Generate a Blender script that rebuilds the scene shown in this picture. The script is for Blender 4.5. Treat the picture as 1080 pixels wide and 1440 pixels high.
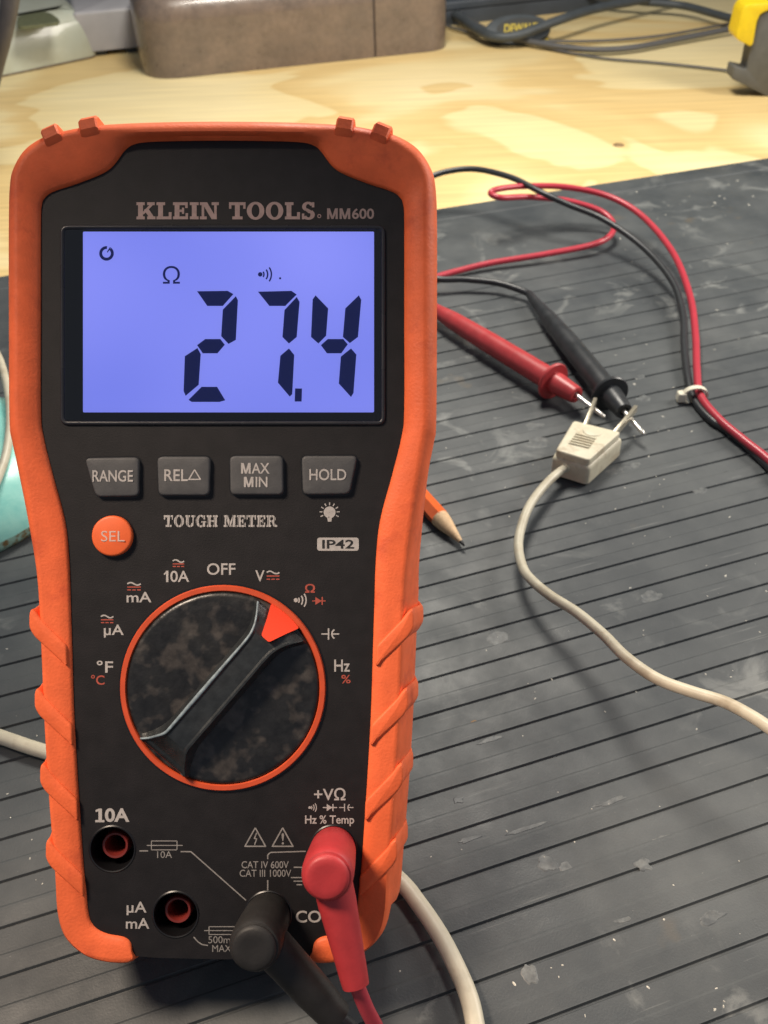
import bpy, bmesh, math, random
from mathutils import Vector, Matrix, noise
from mathutils.geometry import tessellate_polygon
random.seed(7)
S = 0.001                                    # everything is worked out in millimetres
for o in list(bpy.data.objects): bpy.data.objects.remove(o)
scn = bpy.context.scene
COL = scn.collection

# ------------------------------------------------------------------ camera
FPX = 1350.0; SC = 0.1655; DM = SC * FPX      # focal length (px of a 1080x1440 frame), mm per px and distance of the meter face
RHO = math.atan(0.036); TH = math.radians(40.285); H = 247.2
F = Vector((0, math.cos(TH), -math.sin(TH))); U0 = Vector((0, math.sin(TH), math.cos(TH))); X0 = Vector((1, 0, 0))
R = X0 * math.cos(RHO) - U0 * math.sin(RHO); U = X0 * math.sin(RHO) + U0 * math.cos(RHO)
CAM = Vector((0, 0, H))
ROT = Matrix((R, U, -F)).transposed()
cd = bpy.data.cameras.new('camera'); cam = bpy.data.objects.new('camera', cd); COL.objects.link(cam)
cam.matrix_world = Matrix.Translation(CAM * S) @ ROT.to_4x4()
cd.sensor_fit = 'VERTICAL'; cd.sensor_height = 24.0; cd.lens = 24.0 * FPX / 1440.0
cd.clip_start = 0.01; cd.clip_end = 60
cd.dof.use_dof = True; cd.dof.focus_distance = (DM + 12) * S; cd.dof.aperture_fstop = cd.lens * S / 0.0011
scn.camera = cam

# ------------------------------------------------------------------ world, lamps, exposure
w = bpy.data.worlds.new('World'); scn.world = w; w.use_nodes = True
w.node_tree.nodes['Background'].inputs[0].default_value = (0.56, 0.62, 0.76, 1)
w.node_tree.nodes['Background'].inputs[1].default_value = 0.32
def lamp(name, kind, loc, target, power, col, size=0.05, **kw):
    l = bpy.data.lights.new(name, kind); l.energy = power; l.color = col
    o = bpy.data.objects.new(name, l); COL.objects.link(o)
    o.location = Vector(loc) * S
    d = (Vector(target) - Vector(loc)).normalized()
    o.rotation_euler = d.to_track_quat('-Z', 'Y').to_euler()
    if kind == 'AREA': l.shape = 'DISK'; l.size = size
    else: l.shadow_soft_size = size
    for k, v in kw.items(): setattr(l, k, v)
    return o
lamp('bench_lamp', 'AREA', (30, 620, 540), (20, 540, 0), 4.5, (1.0, 0.935, 0.83), 0.21)
lamp('room_light', 'AREA', (560, 470, 360), (40, 300, 60), 3.6, (1.0, 0.93, 0.84), 0.30)
lamp('warm_lamp', 'SPOT', (-235, 140, 455), (35, 62, 0), 12.5, (1.0, 0.81, 0.63), 0.055, spot_size=math.radians(42), spot_blend=0.65)
scn.view_settings.view_transform = 'Standard'; scn.view_settings.look = 'None'
scn.view_settings.exposure = 0.0; scn.view_settings.gamma = 1.0
scn.render.engine = 'CYCLES'
scn.render.resolution_x = 768; scn.render.resolution_y = 1024

# ------------------------------------------------------------------ coordinates
def ray(px, py): return F + R * ((px - 540) / FPX) - U * ((py - 720) / FPX)
def B(px, py, z=0.0):                         # point of the bench scene at height z
    r = ray(px, py); return CAM + r * ((z - H) / r.z)
ROOT = CAM + ray(315, 1348) * DM               # lower front edge of the meter, its back edge stands on the mat
RT = ROT.transposed()
def P(px, py, wz=0.0):                        # meter's own frame: x right, y up the face, z out of the face
    return RT @ (CAM + ray(px, py) * (DM - wz) - ROOT)
def L2W(p): return ROOT + ROT @ p
MX = 313.0                                    # symmetry axis of the meter, px

# ------------------------------------------------------------------ materials
def srgb(r, g, b):
    f = lambda c: (c / 255 / 12.92) if c / 255 <= 0.04045 else ((c / 255 + 0.055) / 1.055) ** 2.4
    return (f(r), f(g), f(b), 1)
def mat(name, col, rough=0.5, metal=0.0, var=0.0, vscale=300, bump=0.0, bscale=1500, spec=0.5, col2=None, c2scale=60, c2lo=0.45, c2hi=0.6, emit=0, coat=0, rvar=0.0, c2detail=6):
    m = bpy.data.materials.new(name); m.use_nodes = True; n = m.node_tree.nodes; k = m.node_tree.links
    b = n['Principled BSDF']; b.inputs['Base Color'].default_value = (*col[:3], 1)
    b.inputs['Roughness'].default_value = rough; b.inputs['Metallic'].default_value = metal
    b.inputs['Specular IOR Level'].default_value = spec; b.inputs['Coat Weight'].default_value = coat
    tc = n.new('ShaderNodeTexCoord'); out = None
    if col2 is not None:
        t = n.new('ShaderNodeTexNoise'); t.inputs['Scale'].default_value = c2scale; t.inputs['Detail'].default_value = c2detail; t.inputs['Roughness'].default_value = 0.65
        k.new(tc.outputs['Object'], t.inputs['Vector'])
        r = n.new('ShaderNodeMapRange'); r.inputs[1].default_value = c2lo; r.inputs[2].default_value = c2hi
        k.new(t.outputs['Fac'], r.inputs[0])
        x = n.new('ShaderNodeMix'); x.data_type = 'RGBA'; x.inputs[6].default_value = (*col[:3], 1); x.inputs[7].default_value = (*col2[:3], 1)
        k.new(r.outputs[0], x.inputs[0]); out = x.outputs[2]
    if var:
        t = n.new('ShaderNodeTexNoise'); t.inputs['Scale'].default_value = vscale; t.inputs['Detail'].default_value = 5
        k.new(tc.outputs['Object'], t.inputs['Vector'])
        r = n.new('ShaderNodeMapRange'); r.inputs[1].default_value = 0.3; r.inputs[2].default_value = 0.7; r.inputs[3].default_value = 1 - var; r.inputs[4].default_value = 1 + var
        k.new(t.outputs['Fac'], r.inputs[0])
        x = n.new('ShaderNodeVectorMath'); x.operation = 'SCALE'
        if out: k.new(out, x.inputs[0])
        else: x.inputs[0].default_value = col[:3]
        k.new(r.outputs[0], x.inputs['Scale']); out = x.outputs[0]
    if out: k.new(out, b.inputs['Base Color'])
    if rvar:
        t = n.new('ShaderNodeTexNoise'); t.inputs['Scale'].default_value = 90; t.inputs['Detail'].default_value = 6
        k.new(tc.outputs['Object'], t.inputs['Vector'])
        r = n.new('ShaderNodeMapRange'); r.inputs[1].default_value = 0.3; r.inputs[2].default_value = 0.7; r.inputs[3].default_value = max(0.03, rough - rvar); r.inputs[4].default_value = rough + rvar
        k.new(t.outputs['Fac'], r.inputs[0]); k.new(r.outputs[0], b.inputs['Roughness'])
    if bump:
        t = n.new('ShaderNodeTexNoise'); t.inputs['Scale'].default_value = bscale; t.inputs['Detail'].default_value = 3
        k.new(tc.outputs['Object'], t.inputs['Vector'])
        u = n.new('ShaderNodeBump'); u.inputs['Strength'].default_value = 1; u.inputs['Distance'].default_value = bump * S
        k.new(t.outputs['Fac'], u.inputs['Height']); k.new(u.outputs[0], b.inputs['Normal'])
    if emit:
        b.inputs['Emission Color'].default_value = (*col[:3], 1); b.inputs['Emission Strength'].default_value = emit
    return m
ORANGE = (0.82, 0.145, 0.046)
m_boot = mat('orange_rubber', ORANGE, 0.55, col2=(0.60, 0.092, 0.034), c2scale=75, c2lo=0.56, c2hi=0.72, var=0.09, vscale=220, bump=0.085, bscale=1500, spec=0.35, rvar=0.08)
m_panel = mat('panel_plastic', (0.0105, 0.0092, 0.0098), 0.55, var=0.25, vscale=200, bump=0.035, bscale=2600, spec=0.33)
m_glassy = mat('gloss_black', (0.010, 0.010, 0.012), 0.13, spec=0.5, rvar=0.05)
m_btn = mat('button_rubber', (0.062, 0.062, 0.064), 0.6, var=0.12, vscale=500, bump=0.03, bscale=2600)
m_sel = mat('sel_button_orange', (0.80, 0.13, 0.03), 0.5, var=0.06, vscale=400)
m_ring = mat('ring_orange', (0.56, 0.075, 0.024), 0.42, var=0.1, vscale=300)
m_ptr = mat('pointer_orange', (0.88, 0.055, 0.012), 0.45)
m_dial = mat('worn_dial_plastic', (0.010, 0.0105, 0.011), 0.38, col2=(0.043, 0.038, 0.034), c2scale=140, c2lo=0.51, c2hi=0.60, var=0.45, vscale=420, bump=0.25, bscale=260, rvar=0.14, c2detail=2.5)
m_grip = mat('dial_grip_plastic', (0.017, 0.020, 0.022), 0.38, var=0.3, vscale=500, bump=0.05, bscale=1200, rvar=0.12)
m_edge = mat('grip_edge_highlight', (0.16, 0.205, 0.23), 0.45, var=0.35, vscale=700, bump=0.04)  # pale blue-grey stands in for the highlight on the grip's crest
m_print = mat('white_print', (0.42, 0.39, 0.37), 0.6, var=0.12, vscale=900)
m_print_dim = mat('fine_grey_print', (0.25, 0.235, 0.22), 0.6, var=0.2, vscale=1200)
m_print_red = mat('red_print', (0.38, 0.07, 0.045), 0.6, var=0.15, vscale=900)
m_print_dark = mat('dark_print', (0.014, 0.013, 0.013), 0.5)
m_logo = mat('logo_print', (0.38, 0.26, 0.23), 0.55, var=0.12, vscale=900)
m_hole = mat('socket_black', (0.006, 0.006, 0.007), 0.35)
m_sockred = mat('socket_red', (0.16, 0.018, 0.014), 0.4, var=0.2)
m_metal = mat('bright_metal', (0.55, 0.53, 0.50), 0.25, metal=1.0, var=0.15, vscale=400)
m_red = mat('red_plastic', (0.42, 0.044, 0.048), 0.38, var=0.12, vscale=160, bump=0.02, bscale=900, rvar=0.1)
m_redplug = mat('red_plug_rubber', (0.41, 0.030, 0.034), 0.5, var=0.10, vscale=220, bump=0.035, bscale=1400, rvar=0.08)
m_redcable = mat('red_silicone_cable', (0.44, 0.038, 0.058), 0.33, var=0.06, vscale=100)
m_black = mat('black_plastic', (0.030, 0.033, 0.036), 0.36, var=0.25, vscale=200, bump=0.02, bscale=900, rvar=0.1)
m_blackplug = mat('black_plug_rubber', (0.017, 0.016, 0.0155), 0.55, var=0.25, vscale=220, bump=0.04, bscale=1200, spec=0.4)
m_blackcable = mat('black_silicone_cable', (0.026, 0.029, 0.032), 0.36, var=0.1)
m_cream = mat('cream_plastic', (0.64, 0.59, 0.44), 0.45, col2=(0.36, 0.27, 0.16), c2scale=130, c2lo=0.52, c2hi=0.75, var=0.06, vscale=300, bump=0.02, bscale=900)
m_cord = mat('cream_cord', (0.54, 0.50, 0.385), 0.42, col2=(0.33, 0.27, 0.18), c2scale=60, c2lo=0.5, c2hi=0.75, var=0.06, bump=0.02, bscale=700)
m_tie = mat('white_nylon', (0.72, 0.68, 0.55), 0.4)
m_pencil = mat('orange_pencil_paint', (0.78, 0.14, 0.035), 0.25, var=0.08, coat=0.4)
m_pwood = mat('pencil_wood', (0.62, 0.42, 0.24), 0.65, var=0.15, vscale=900)
m_lead = mat('graphite', (0.03, 0.03, 0.03), 0.35)
m_teal = mat('teal_enamel', (0.24, 0.60, 0.54), 0.3, col2=(0.33, 0.68, 0.60), c2scale=70, c2lo=0.4, c2hi=0.6, rvar=0.1)
m_rustband = mat('chipped_rim', (0.30, 0.50, 0.42), 0.6, col2=(0.20, 0.13, 0.05), c2scale=150, c2lo=0.47, c2hi=0.56, bump=0.1, bscale=600)
m_whitecast = mat('cream_enamel', (0.52, 0.55, 0.46), 0.25, col2=(0.46, 0.47, 0.36), c2scale=30, c2lo=0.4, c2hi=0.7, coat=0.3)
m_olive = mat('olive_recess', (0.13, 0.14, 0.075), 0.5, var=0.2)
m_chip = mat('chipped_edge', (0.16, 0.12, 0.08), 0.7, var=0.4, vscale=300)
m_greyblock = mat('pale_grey_plastic', (0.42, 0.41, 0.42), 0.45, var=0.06, vscale=60)
m_greyplate = mat('grey_plate', (0.26, 0.26, 0.27), 0.4, var=0.1, vscale=60)
m_brown = mat('brown_hammered_enamel', (0.150, 0.115, 0.092), 0.32, col2=(0.21, 0.155, 0.118), c2scale=45, c2lo=0.35, c2hi=0.65, var=0.10, vscale=260, bump=0.35, bscale=130, coat=0.35, rvar=0.06)
m_seam = mat('dark_seam', (0.06, 0.045, 0.04), 0.5)
m_dark = mat('dark_blue_grey_plastic', (0.045, 0.055, 0.068), 0.45, var=0.2, vscale=40, rvar=0.1)
m_strap = mat('grey_black_rubber', (0.060, 0.070, 0.076), 0.5, var=0.15, vscale=80)
m_thin = mat('thin_grey_wire', (0.10, 0.10, 0.10), 0.5)
m_yellow = mat('yellow_plastic', (0.80, 0.58, 0.015), 0.4, var=0.05)
m_clampgrey = mat('grey_clamp_body', (0.105, 0.105, 0.095), 0.55, var=0.12, vscale=120, bump=0.03, bscale=600)
m_goose = mat('dark_arm', (0.07, 0.062, 0.060), 0.45, var=0.2, vscale=90)
m_backwall = mat('dim_wall', (0.10, 0.11, 0.13), 0.8, var=0.2, vscale=6)

# lcd
def lcd_mat():
    m = bpy.data.materials.new('backlit_lcd'); m.use_nodes = True; n = m.node_tree.nodes; k = m.node_tree.links
    b = n['Principled BSDF']; b.inputs['Base Color'].default_value = (0.10, 0.11, 0.30, 1); b.inputs['Roughness'].default_value = 0.5
    tc = n.new('ShaderNodeTexCoord'); t = n.new('ShaderNodeTexNoise'); t.inputs['Scale'].default_value = 17; t.inputs['Detail'].default_value = 1
    k.new(tc.outputs['Object'], t.inputs['Vector'])
    r = n.new('ShaderNodeValToRGB'); e = r.color_ramp.elements
    e[0].position = 0.25; e[0].color = (0.150, 0.185, 0.70, 1); e[1].position = 0.8; e[1].color = (0.285, 0.305, 0.91, 1)
    k.new(t.outputs['Fac'], r.inputs[0]); k.new(r.outputs[0], b.inputs['Emission Color']); b.inputs['Emission Strength'].default_value = 1.0
    return m
m_lcd = lcd_mat()
m_seg = mat('lcd_segment', (0.012, 0.018, 0.095), 0.6, emit=0.5, spec=0.2)
def glass_mat():
    m = bpy.data.materials.new('display_window_glass'); m.use_nodes = True; n = m.node_tree.nodes; k = m.node_tree.links
    n.remove(n['Principled BSDF']); o = n['Material Output']
    a = n.new('ShaderNodeBsdfTransparent'); g = n.new('ShaderNodeBsdfGlossy'); g.inputs['Roughness'].default_value = 0.06
    f = n.new('ShaderNodeFresnel'); f.inputs[0].default_value = 1.45; x = n.new('ShaderNodeMixShader')
    k.new(f.outputs[0], x.inputs[0]); k.new(a.outputs[0], x.inputs[1]); k.new(g.outputs[0], x.inputs[2]); k.new(x.outputs[0], o.inputs[0])
    return m
m_glass = glass_mat()

def plywood_mat():
    m = bpy.data.materials.new('plywood'); m.use_nodes = True; n = m.node_tree.nodes; k = m.node_tree.links
    b = n['Principled BSDF']; b.inputs['Roughness'].default_value = 0.5; b.inputs['Specular IOR Level'].default_value = 0.35
    tc = n.new('ShaderNodeTexCoord')
    mp = n.new('ShaderNodeMapping'); mp.inputs['Rotation'].default_value = (0, 0, math.radians(4)); mp.inputs['Scale'].default_value = (3.4, 6.2, 1); mp.inputs['Location'].default_value = (0.9, 0.55, 0)
    k.new(tc.outputs['Object'], mp.inputs[0])
    t = n.new('ShaderNodeTexNoise'); t.inputs['Scale'].default_value = 1.0; t.inputs['Detail'].default_value = 3.5; t.inputs['Roughness'].default_value = 0.42; t.inputs['Distortion'].default_value = 0.9
    k.new(mp.outputs[0], t.inputs['Vector'])
    r = n.new('ShaderNodeValToRGB'); e = r.color_ramp
    stops = [(0.30, (0.82, 0.69, 0.39)), (0.44, (0.79, 0.64, 0.33)), (0.452, (0.69, 0.50, 0.215)), (0.52, (0.74, 0.55, 0.25)), (0.575, (0.80, 0.65, 0.34)), (0.66, (0.82, 0.68, 0.38)), (0.668, (0.72, 0.53, 0.24)), (0.80, (0.77, 0.60, 0.29))]
    e.elements[0].position = stops[0][0]; e.elements[0].color = (*stops[0][1], 1); e.elements[1].position = stops[-1][0]; e.elements[1].color = (*stops[-1][1], 1)
    for p_, c_ in stops[1:-1]:
        q = e.elements.new(p_); q.color = (*c_, 1)
    k.new(t.outputs['Fac'], r.inputs[0])
    mp2 = n.new('ShaderNodeMapping'); mp2.inputs['Rotation'].default_value = (0, 0, math.radians(4)); mp2.inputs['Scale'].default_value = (10, 260, 1)
    k.new(tc.outputs['Object'], mp2.inputs[0])
    t2 = n.new('ShaderNodeTexNoise'); t2.inputs['Scale'].default_value = 1; t2.inputs['Detail'].default_value = 4
    k.new(mp2.outputs[0], t2.inputs['Vector'])
    mr = n.new('ShaderNodeMapRange'); mr.inputs[1].default_value = 0.3; mr.inputs[2].default_value = 0.7; mr.inputs[3].default_value = 0.86; mr.inputs[4].default_value = 1.07
    k.new(t2.outputs['Fac'], mr.inputs[0])
    x = n.new('ShaderNodeVectorMath'); x.operation = 'SCALE'; k.new(r.outputs[0], x.inputs[0]); k.new(mr.outputs[0], x.inputs['Scale'])
    k.new(x.outputs[0], b.inputs['Base Color'])
    u = n.new('ShaderNodeBump'); u.inputs['Distance'].default_value = 0.00015; u.inputs['Strength'].default_value = 0.6
    k.new(t2.outputs['Fac'], u.inputs['Height']); k.new(u.outputs[0], b.inputs['Normal'])
    return m
m_ply = plywood_mat()

def mat_rubber():
    m = bpy.data.materials.new('ribbed_mat_rubber'); m.use_nodes = True; n = m.node_tree.nodes; k = m.node_tree.links
    b = n['Principled BSDF']; b.inputs['Specular IOR Level'].default_value = 0.5
    tc = n.new('ShaderNodeTexCoord')
    def nz(scale, det=5, rough=0.6, vec=None, dist=0.0):
        t = n.new('ShaderNodeTexNoise'); t.inputs['Scale'].default_value = scale; t.inputs['Detail'].default_value = det; t.inputs['Roughness'].default_value = rough; t.inputs['Distortion'].default_value = dist
        k.new(vec if vec else tc.outputs['Object'], t.inputs['Vector']); return t.outputs['Fac']
    def rng(src, a, c, lo, hi):
        r = n.new('ShaderNodeMapRange'); r.inputs[1].default_value = a; r.inputs[2].default_value = c; r.inputs[3].default_value = lo; r.inputs[4].default_value = hi
        k.new(src, r.inputs[0]); return r.outputs[0]
    def mul(a, c):
        q = n.new('ShaderNodeMath'); q.operation = 'MULTIPLY'; k.new(a, q.inputs[0])
        if isinstance(c, float): q.inputs[1].default_value = c
        else: k.new(c, q.inputs[1])
        return q.outputs[0]
    def add(a, c):
        q = n.new('ShaderNodeMath'); q.operation = 'ADD'; k.new(a, q.inputs[0]); k.new(c, q.inputs[1]); return q.outputs[0]
    # broad dusty haze, smudges, and scuffs along the ribs
    cloud = rng(nz(16, 6, 0.62), 0.36, 0.70, 0.0, 0.20)
    smudge = mul(rng(nz(42, 7, 0.6, dist=0.8), 0.56, 0.66, 0, 1), rng(nz(11, 2), 0.45, 0.6, 0, 1))
    mp = n.new('ShaderNodeMapping'); mp.inputs['Scale'].default_value = (18, 520, 1); k.new(tc.outputs['Object'], mp.inputs[0])
    scuff = mul(rng(nz(1, 5, 0.6, mp.outputs[0]), 0.62, 0.72, 0, 1), rng(nz(20, 3), 0.5, 0.62, 0, 1))
    speck = rng(nz(900, 2), 0.72, 0.78, 0, 1)
    fac = add(add(cloud, mul(smudge, 0.42)), add(mul(scuff, 0.5), mul(speck, 0.30)))
    x = n.new('ShaderNodeMix'); x.data_type = 'RGBA'; x.inputs[6].default_value = (0.038, 0.045, 0.050, 1); x.inputs[7].default_value = (0.28, 0.29, 0.275, 1)
    k.new(fac, x.inputs[0])
    stain = mul(rng(nz(35, 3), 0.63, 0.72, 0, 1), rng(nz(9, 1), 0.5, 0.6, 0, 0.3))
    y = n.new('ShaderNodeMix'); y.data_type = 'RGBA'; k.new(x.outputs[2], y.inputs[6]); y.inputs[7].default_value = (0.17, 0.12, 0.06, 1); k.new(stain, y.inputs[0])
    k.new(y.outputs[2], b.inputs['Base Color'])
    k.new(rng(nz(60, 5), 0.3, 0.7, 0.46, 0.66), b.inputs['Roughness'])
    u = n.new('ShaderNodeBump'); u.inputs['Distance'].default_value = 0.00006; u.inputs['Strength'].default_value = 1
    k.new(nz(1600, 2), u.inputs['Height']); k.new(u.outputs[0], b.inputs['Normal'])
    return m
m_mat = mat_rubber()

# ------------------------------------------------------------------ object helpers
def prop(o, label=None, cat=None, group=None, kind=None):
    if label: o['label'] = label
    if cat: o['category'] = cat
    if group: o['group'] = group
    if kind: o['kind'] = kind
    return o
def root(name, loc, label, cat, rot=None):
    o = bpy.data.objects.new(name, None); COL.objects.link(o); o.empty_display_size = 0.01
    o.matrix_world = Matrix.Translation(Vector(loc) * S) @ (rot.to_4x4() if rot else Matrix.Identity(4))
    o['_o'] = list(loc); prop(o, label, cat); return o
def origin(parent):
    while parent is not None and '_o' not in parent.keys(): parent = parent.parent
    return Vector(parent['_o']) if parent is not None and '_o' in parent.keys() else Vector((0, 0, 0))
IN_METER = set()
def M(name, verts, faces, m, parent=None, smooth=False, angle=None, label=None):
    """verts in mm: world coordinates, or the meter's own frame for its parts"""
    o0 = Vector((0, 0, 0))
    p = parent
    while p is not None and p.parent is not None: p = p.parent
    if p is not None and p.name not in IN_METER: o0 = Vector(p['_o'])
    me = bpy.data.meshes.new(name); me.from_pydata([tuple((Vector(v) - o0) * S) for v in verts], [], faces)
    bm = bmesh.new(); bm.from_mesh(me); bmesh.ops.recalc_face_normals(bm, faces=bm.faces); bm.to_mesh(me); bm.free()
    me.materials.append(m)
    if smooth:
        me.polygons.foreach_set('use_smooth', [True] * len(me.polygons))
        if angle: me.set_sharp_from_angle(angle=math.radians(angle))
    o = bpy.data.objects.new(name, me); COL.objects.link(o)
    if parent is not None: o.parent = parent
    if label: o['label'] = label
    return o
class MB:
    def __init__(s): s.v = []; s.f = []
    def add(s, v, f):
        n = len(s.v); s.v += [Vector(q) for q in v]; s.f += [tuple(n + i for i in q) for q in f]; return s
    def out(s, name, m, parent=None, **k): return M(name, s.v, s.f, m, parent, **k)
def catmull(pts, n=6, closed=False):
    pts = [Vector(p) for p in pts]; out = []; N = len(pts); rg = range(N) if closed else range(N - 1)
    for i in rg:
        g = (lambda j: pts[j % N]) if closed else (lambda j: pts[max(0, min(N - 1, j))])
        p0, p1, p2, p3 = g(i - 1), g(i), g(i + 1), g(i + 2)
        for a in range(n):
            t = a / n
            out.append(0.5 * ((2 * p1) + (p2 - p0) * t + (2 * p0 - 5 * p1 + 4 * p2 - p3) * t * t + (3 * p1 - p0 - 3 * p2 + p3) * t ** 3))
    if not closed: out.append(pts[-1])
    return out
def tube(pts, rad, n=14, sm=6, cap=True, flat=1.0, upv=None):
    """round (or flattened) tube along a smoothed path; rad a number or a list with one radius per point"""
    rl = rad if isinstance(rad, (list, tuple)) else [rad] * len(pts)
    q = catmull(pts, sm) if sm > 1 else [Vector(p) for p in pts]
    rr = []
    for i in range(len(q)):
        t = i / max(1, (sm if sm > 1 else 1)); a = int(min(t, len(rl) - 1)); b = min(a + 1, len(rl) - 1); rr.append(rl[a] + (rl[b] - rl[a]) * (t - a))
    v = []; f = []; nrm = None
    for i, p in enumerate(q):
        d = (q[min(i + 1, len(q) - 1)] - q[max(i - 1, 0)]).normalized()
        if nrm is None: nrm = (upv or (Vector((0, 0, 1)) if abs(d.z) < 0.9 else Vector((1, 0, 0))))
        nrm = (nrm - d * nrm.dot(d)).normalized(); b = d.cross(nrm)
        for j in range(n):
            a = 2 * math.pi * j / n; v.append(p + nrm * math.cos(a) * rr[i] + b * math.sin(a) * rr[i] * flat)
    for i in range(len(q) - 1):
        for j in range(n):
            k = (j + 1) % n; f.append((i * n + j, i * n + k, (i + 1) * n + k, (i + 1) * n + j))
    if cap: f.append(tuple(range(n))[::-1]); f.append(tuple((len(q) - 1) * n + j for j in range(n)))
    return v, f
def lathe(a, b, prof, n=32, flat=None):
    """profile [(t mm along a->b, radius)]"""
    a = Vector(a); d = (Vector(b) - a).normalized(); x = d.orthogonal().normalized(); y = d.cross(x); v = []; f = []
    for t, r in prof:
        for j in range(n):
            g = 2 * math.pi * j / n; v.append(a + d * t + x * math.cos(g) * r + y * math.sin(g) * r)
    for i in range(len(prof) - 1):
        for j in range(n):
            k = (j + 1) % n; f.append((i * n + j, i * n + k, (i + 1) * n + k, (i + 1) * n + j))
    f.append(tuple(range(n))[::-1]); f.append(tuple((len(prof) - 1) * n + j for j in range(n)))
    return v, f
def offset(poly, d):
    """inward offset of a counter-clockwise 2-D polygon"""
    N = len(poly); out = []
    for i in range(N):
        p0, p1, p2 = poly[i - 1], poly[i], poly[(i + 1) % N]
        e1 = (p1 - p0); e2 = (p2 - p1)
        if e1.length < 1e-6: e1 = e2
        if e2.length < 1e-6: e2 = e1
        e1 = e1.normalized(); e2 = e2.normalized()
        n1 = Vector((-e1.y, e1.x)); n2 = Vector((-e2.y, e2.x)); m_ = (n1 + n2)
        if m_.length < 1e-4: m_ = n1
        m_ = m_.normalized(); c = max(0.5, m_.dot(n1)); out.append(p1 + m_ * (d / c))
    return out
def area2(poly): return sum(poly[i - 1].x * poly[i].y - poly[i].x * poly[i - 1].y for i in range(len(poly)))
def ccw(poly):
    poly = [Vector((p[0], p[1])) for p in poly]
    return poly if area2(poly) > 0 else poly[::-1]
def rounded(corners, r, n=6):
    c = ccw(corners); out = []; N = len(c)
    rs = r if isinstance(r, (list, tuple)) else [r] * N
    for i in range(N):
        p0, p1, p2 = c[i - 1], c[i], c[(i + 1) % N]; a = (p0 - p1).normalized(); b = (p2 - p1).normalized()
        rr = min(rs[i], (p0 - p1).length * 0.48, (p2 - p1).length * 0.48)
        s0 = p1 + a * rr; s1 = p1 + b * rr
        for k in range(n + 1):
            t = k / n; out.append(s0 * (1 - t) ** 2 + p1 * 2 * t * (1 - t) + s1 * t * t)
    return out
def slab(poly, w0, w1, bev=0.0, nb=3, frame=None, dome=0.0):
    """prism with a rounded top edge from a 2-D outline; frame maps (x, y, z)"""
    fr = frame or (lambda x, y, z: Vector((x, y, z)))
    poly = ccw(poly); rings = [(poly, w0), (poly, w1 - bev)]
    if bev > 0:
        for k in range(1, nb + 1):
            a = math.pi / 2 * k / nb; rings.append((offset(poly, bev * (1 - math.cos(a))), w1 - bev + bev * math.sin(a)))
    v = []; f = []; N = len(poly)
    for pl, z in rings:
        for p in pl: v.append(fr(p.x, p.y, z))
    for i in range(len(rings) - 1):
        for j in range(N):
            k = (j + 1) % N; f.append((i * N + j, i * N + k, (i + 1) * N + k, (i + 1) * N + j))
    last = (len(rings) - 1) * N
    if dome:
        c = sum((q for q in rings[-1][0]), Vector((0, 0))) / N; pl = rings[-1][0]
        for s_ in (0.7, 0.35):
            for q in pl:
                w_ = c + (q - c) * s_; v.append(fr(w_.x, w_.y, w1 + dome * (1 - s_ * s_)))
        for i in range(2):
            a = last + i * N; b = a + N
            for j in range(N): k = (j + 1) % N; f.append((a + j, a + k, b + k, b + j))
        v.append(fr(c.x, c.y, w1 + dome)); t = len(v) - 1; b = last + 2 * N
        for j in range(N): f.append((b + j, b + (j + 1) % N, t))
    else: f.append(tuple(last + j for j in range(N)))
    f.append(tuple(range(N))[::-1])
    return v, f
def mp2(pts, wz=0.0): return [Vector(P(x, y, wz)[:2]) for x, y in pts]     # outlines on the meter's face
def circ(cx, cy, r, n=48, wz=0.0):                                          # px circle -> mm
    c = P(cx, cy, wz); return [Vector((c.x + r * SC * math.cos(2 * math.pi * i / n), c.y + r * SC * math.sin(2 * math.pi * i / n))) for i in range(n)]
def holed(outer, holes, z):
    polys = [[Vector((p.x, p.y, 0)) for p in outer]] + [[Vector((p.x, p.y, 0)) for p in h] for h in holes]
    tris = tessellate_polygon(polys); flat = [p for q in polys for p in q]
    return [Vector((p.x, p.y, z)) for p in flat], [tuple(t) for t in tris]

# ================================================================== THE SETTING
# plywood bench top
def bench():
    n = 40; z = -3.0
    v = [(-900, -350, z), (900, -350, z), (900, 1250, z), (-900, 1250, z), (-900, -350, z - 18), (900, -350, z - 18), (900, 1250, z - 18), (-900, 1250, z - 18)]
    f = [(0, 1, 2, 3), (7, 6, 5, 4), (0, 4, 5, 1), (1, 5, 6, 2), (2, 6, 7, 3), (3, 7, 4, 0)]
    o = M('workbench_top', v, f, m_ply); prop(o, 'pale plywood bench top with amber grain patches', None, None, 'structure')
bench()
o = M('back_wall', *slab([(-1500, 1290), (1500, 1290), (1500, 1310), (-1500, 1310)], -900, 1400), m_backwall)
prop(o, 'dim wall behind the bench', None, None, 'structure')

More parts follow.
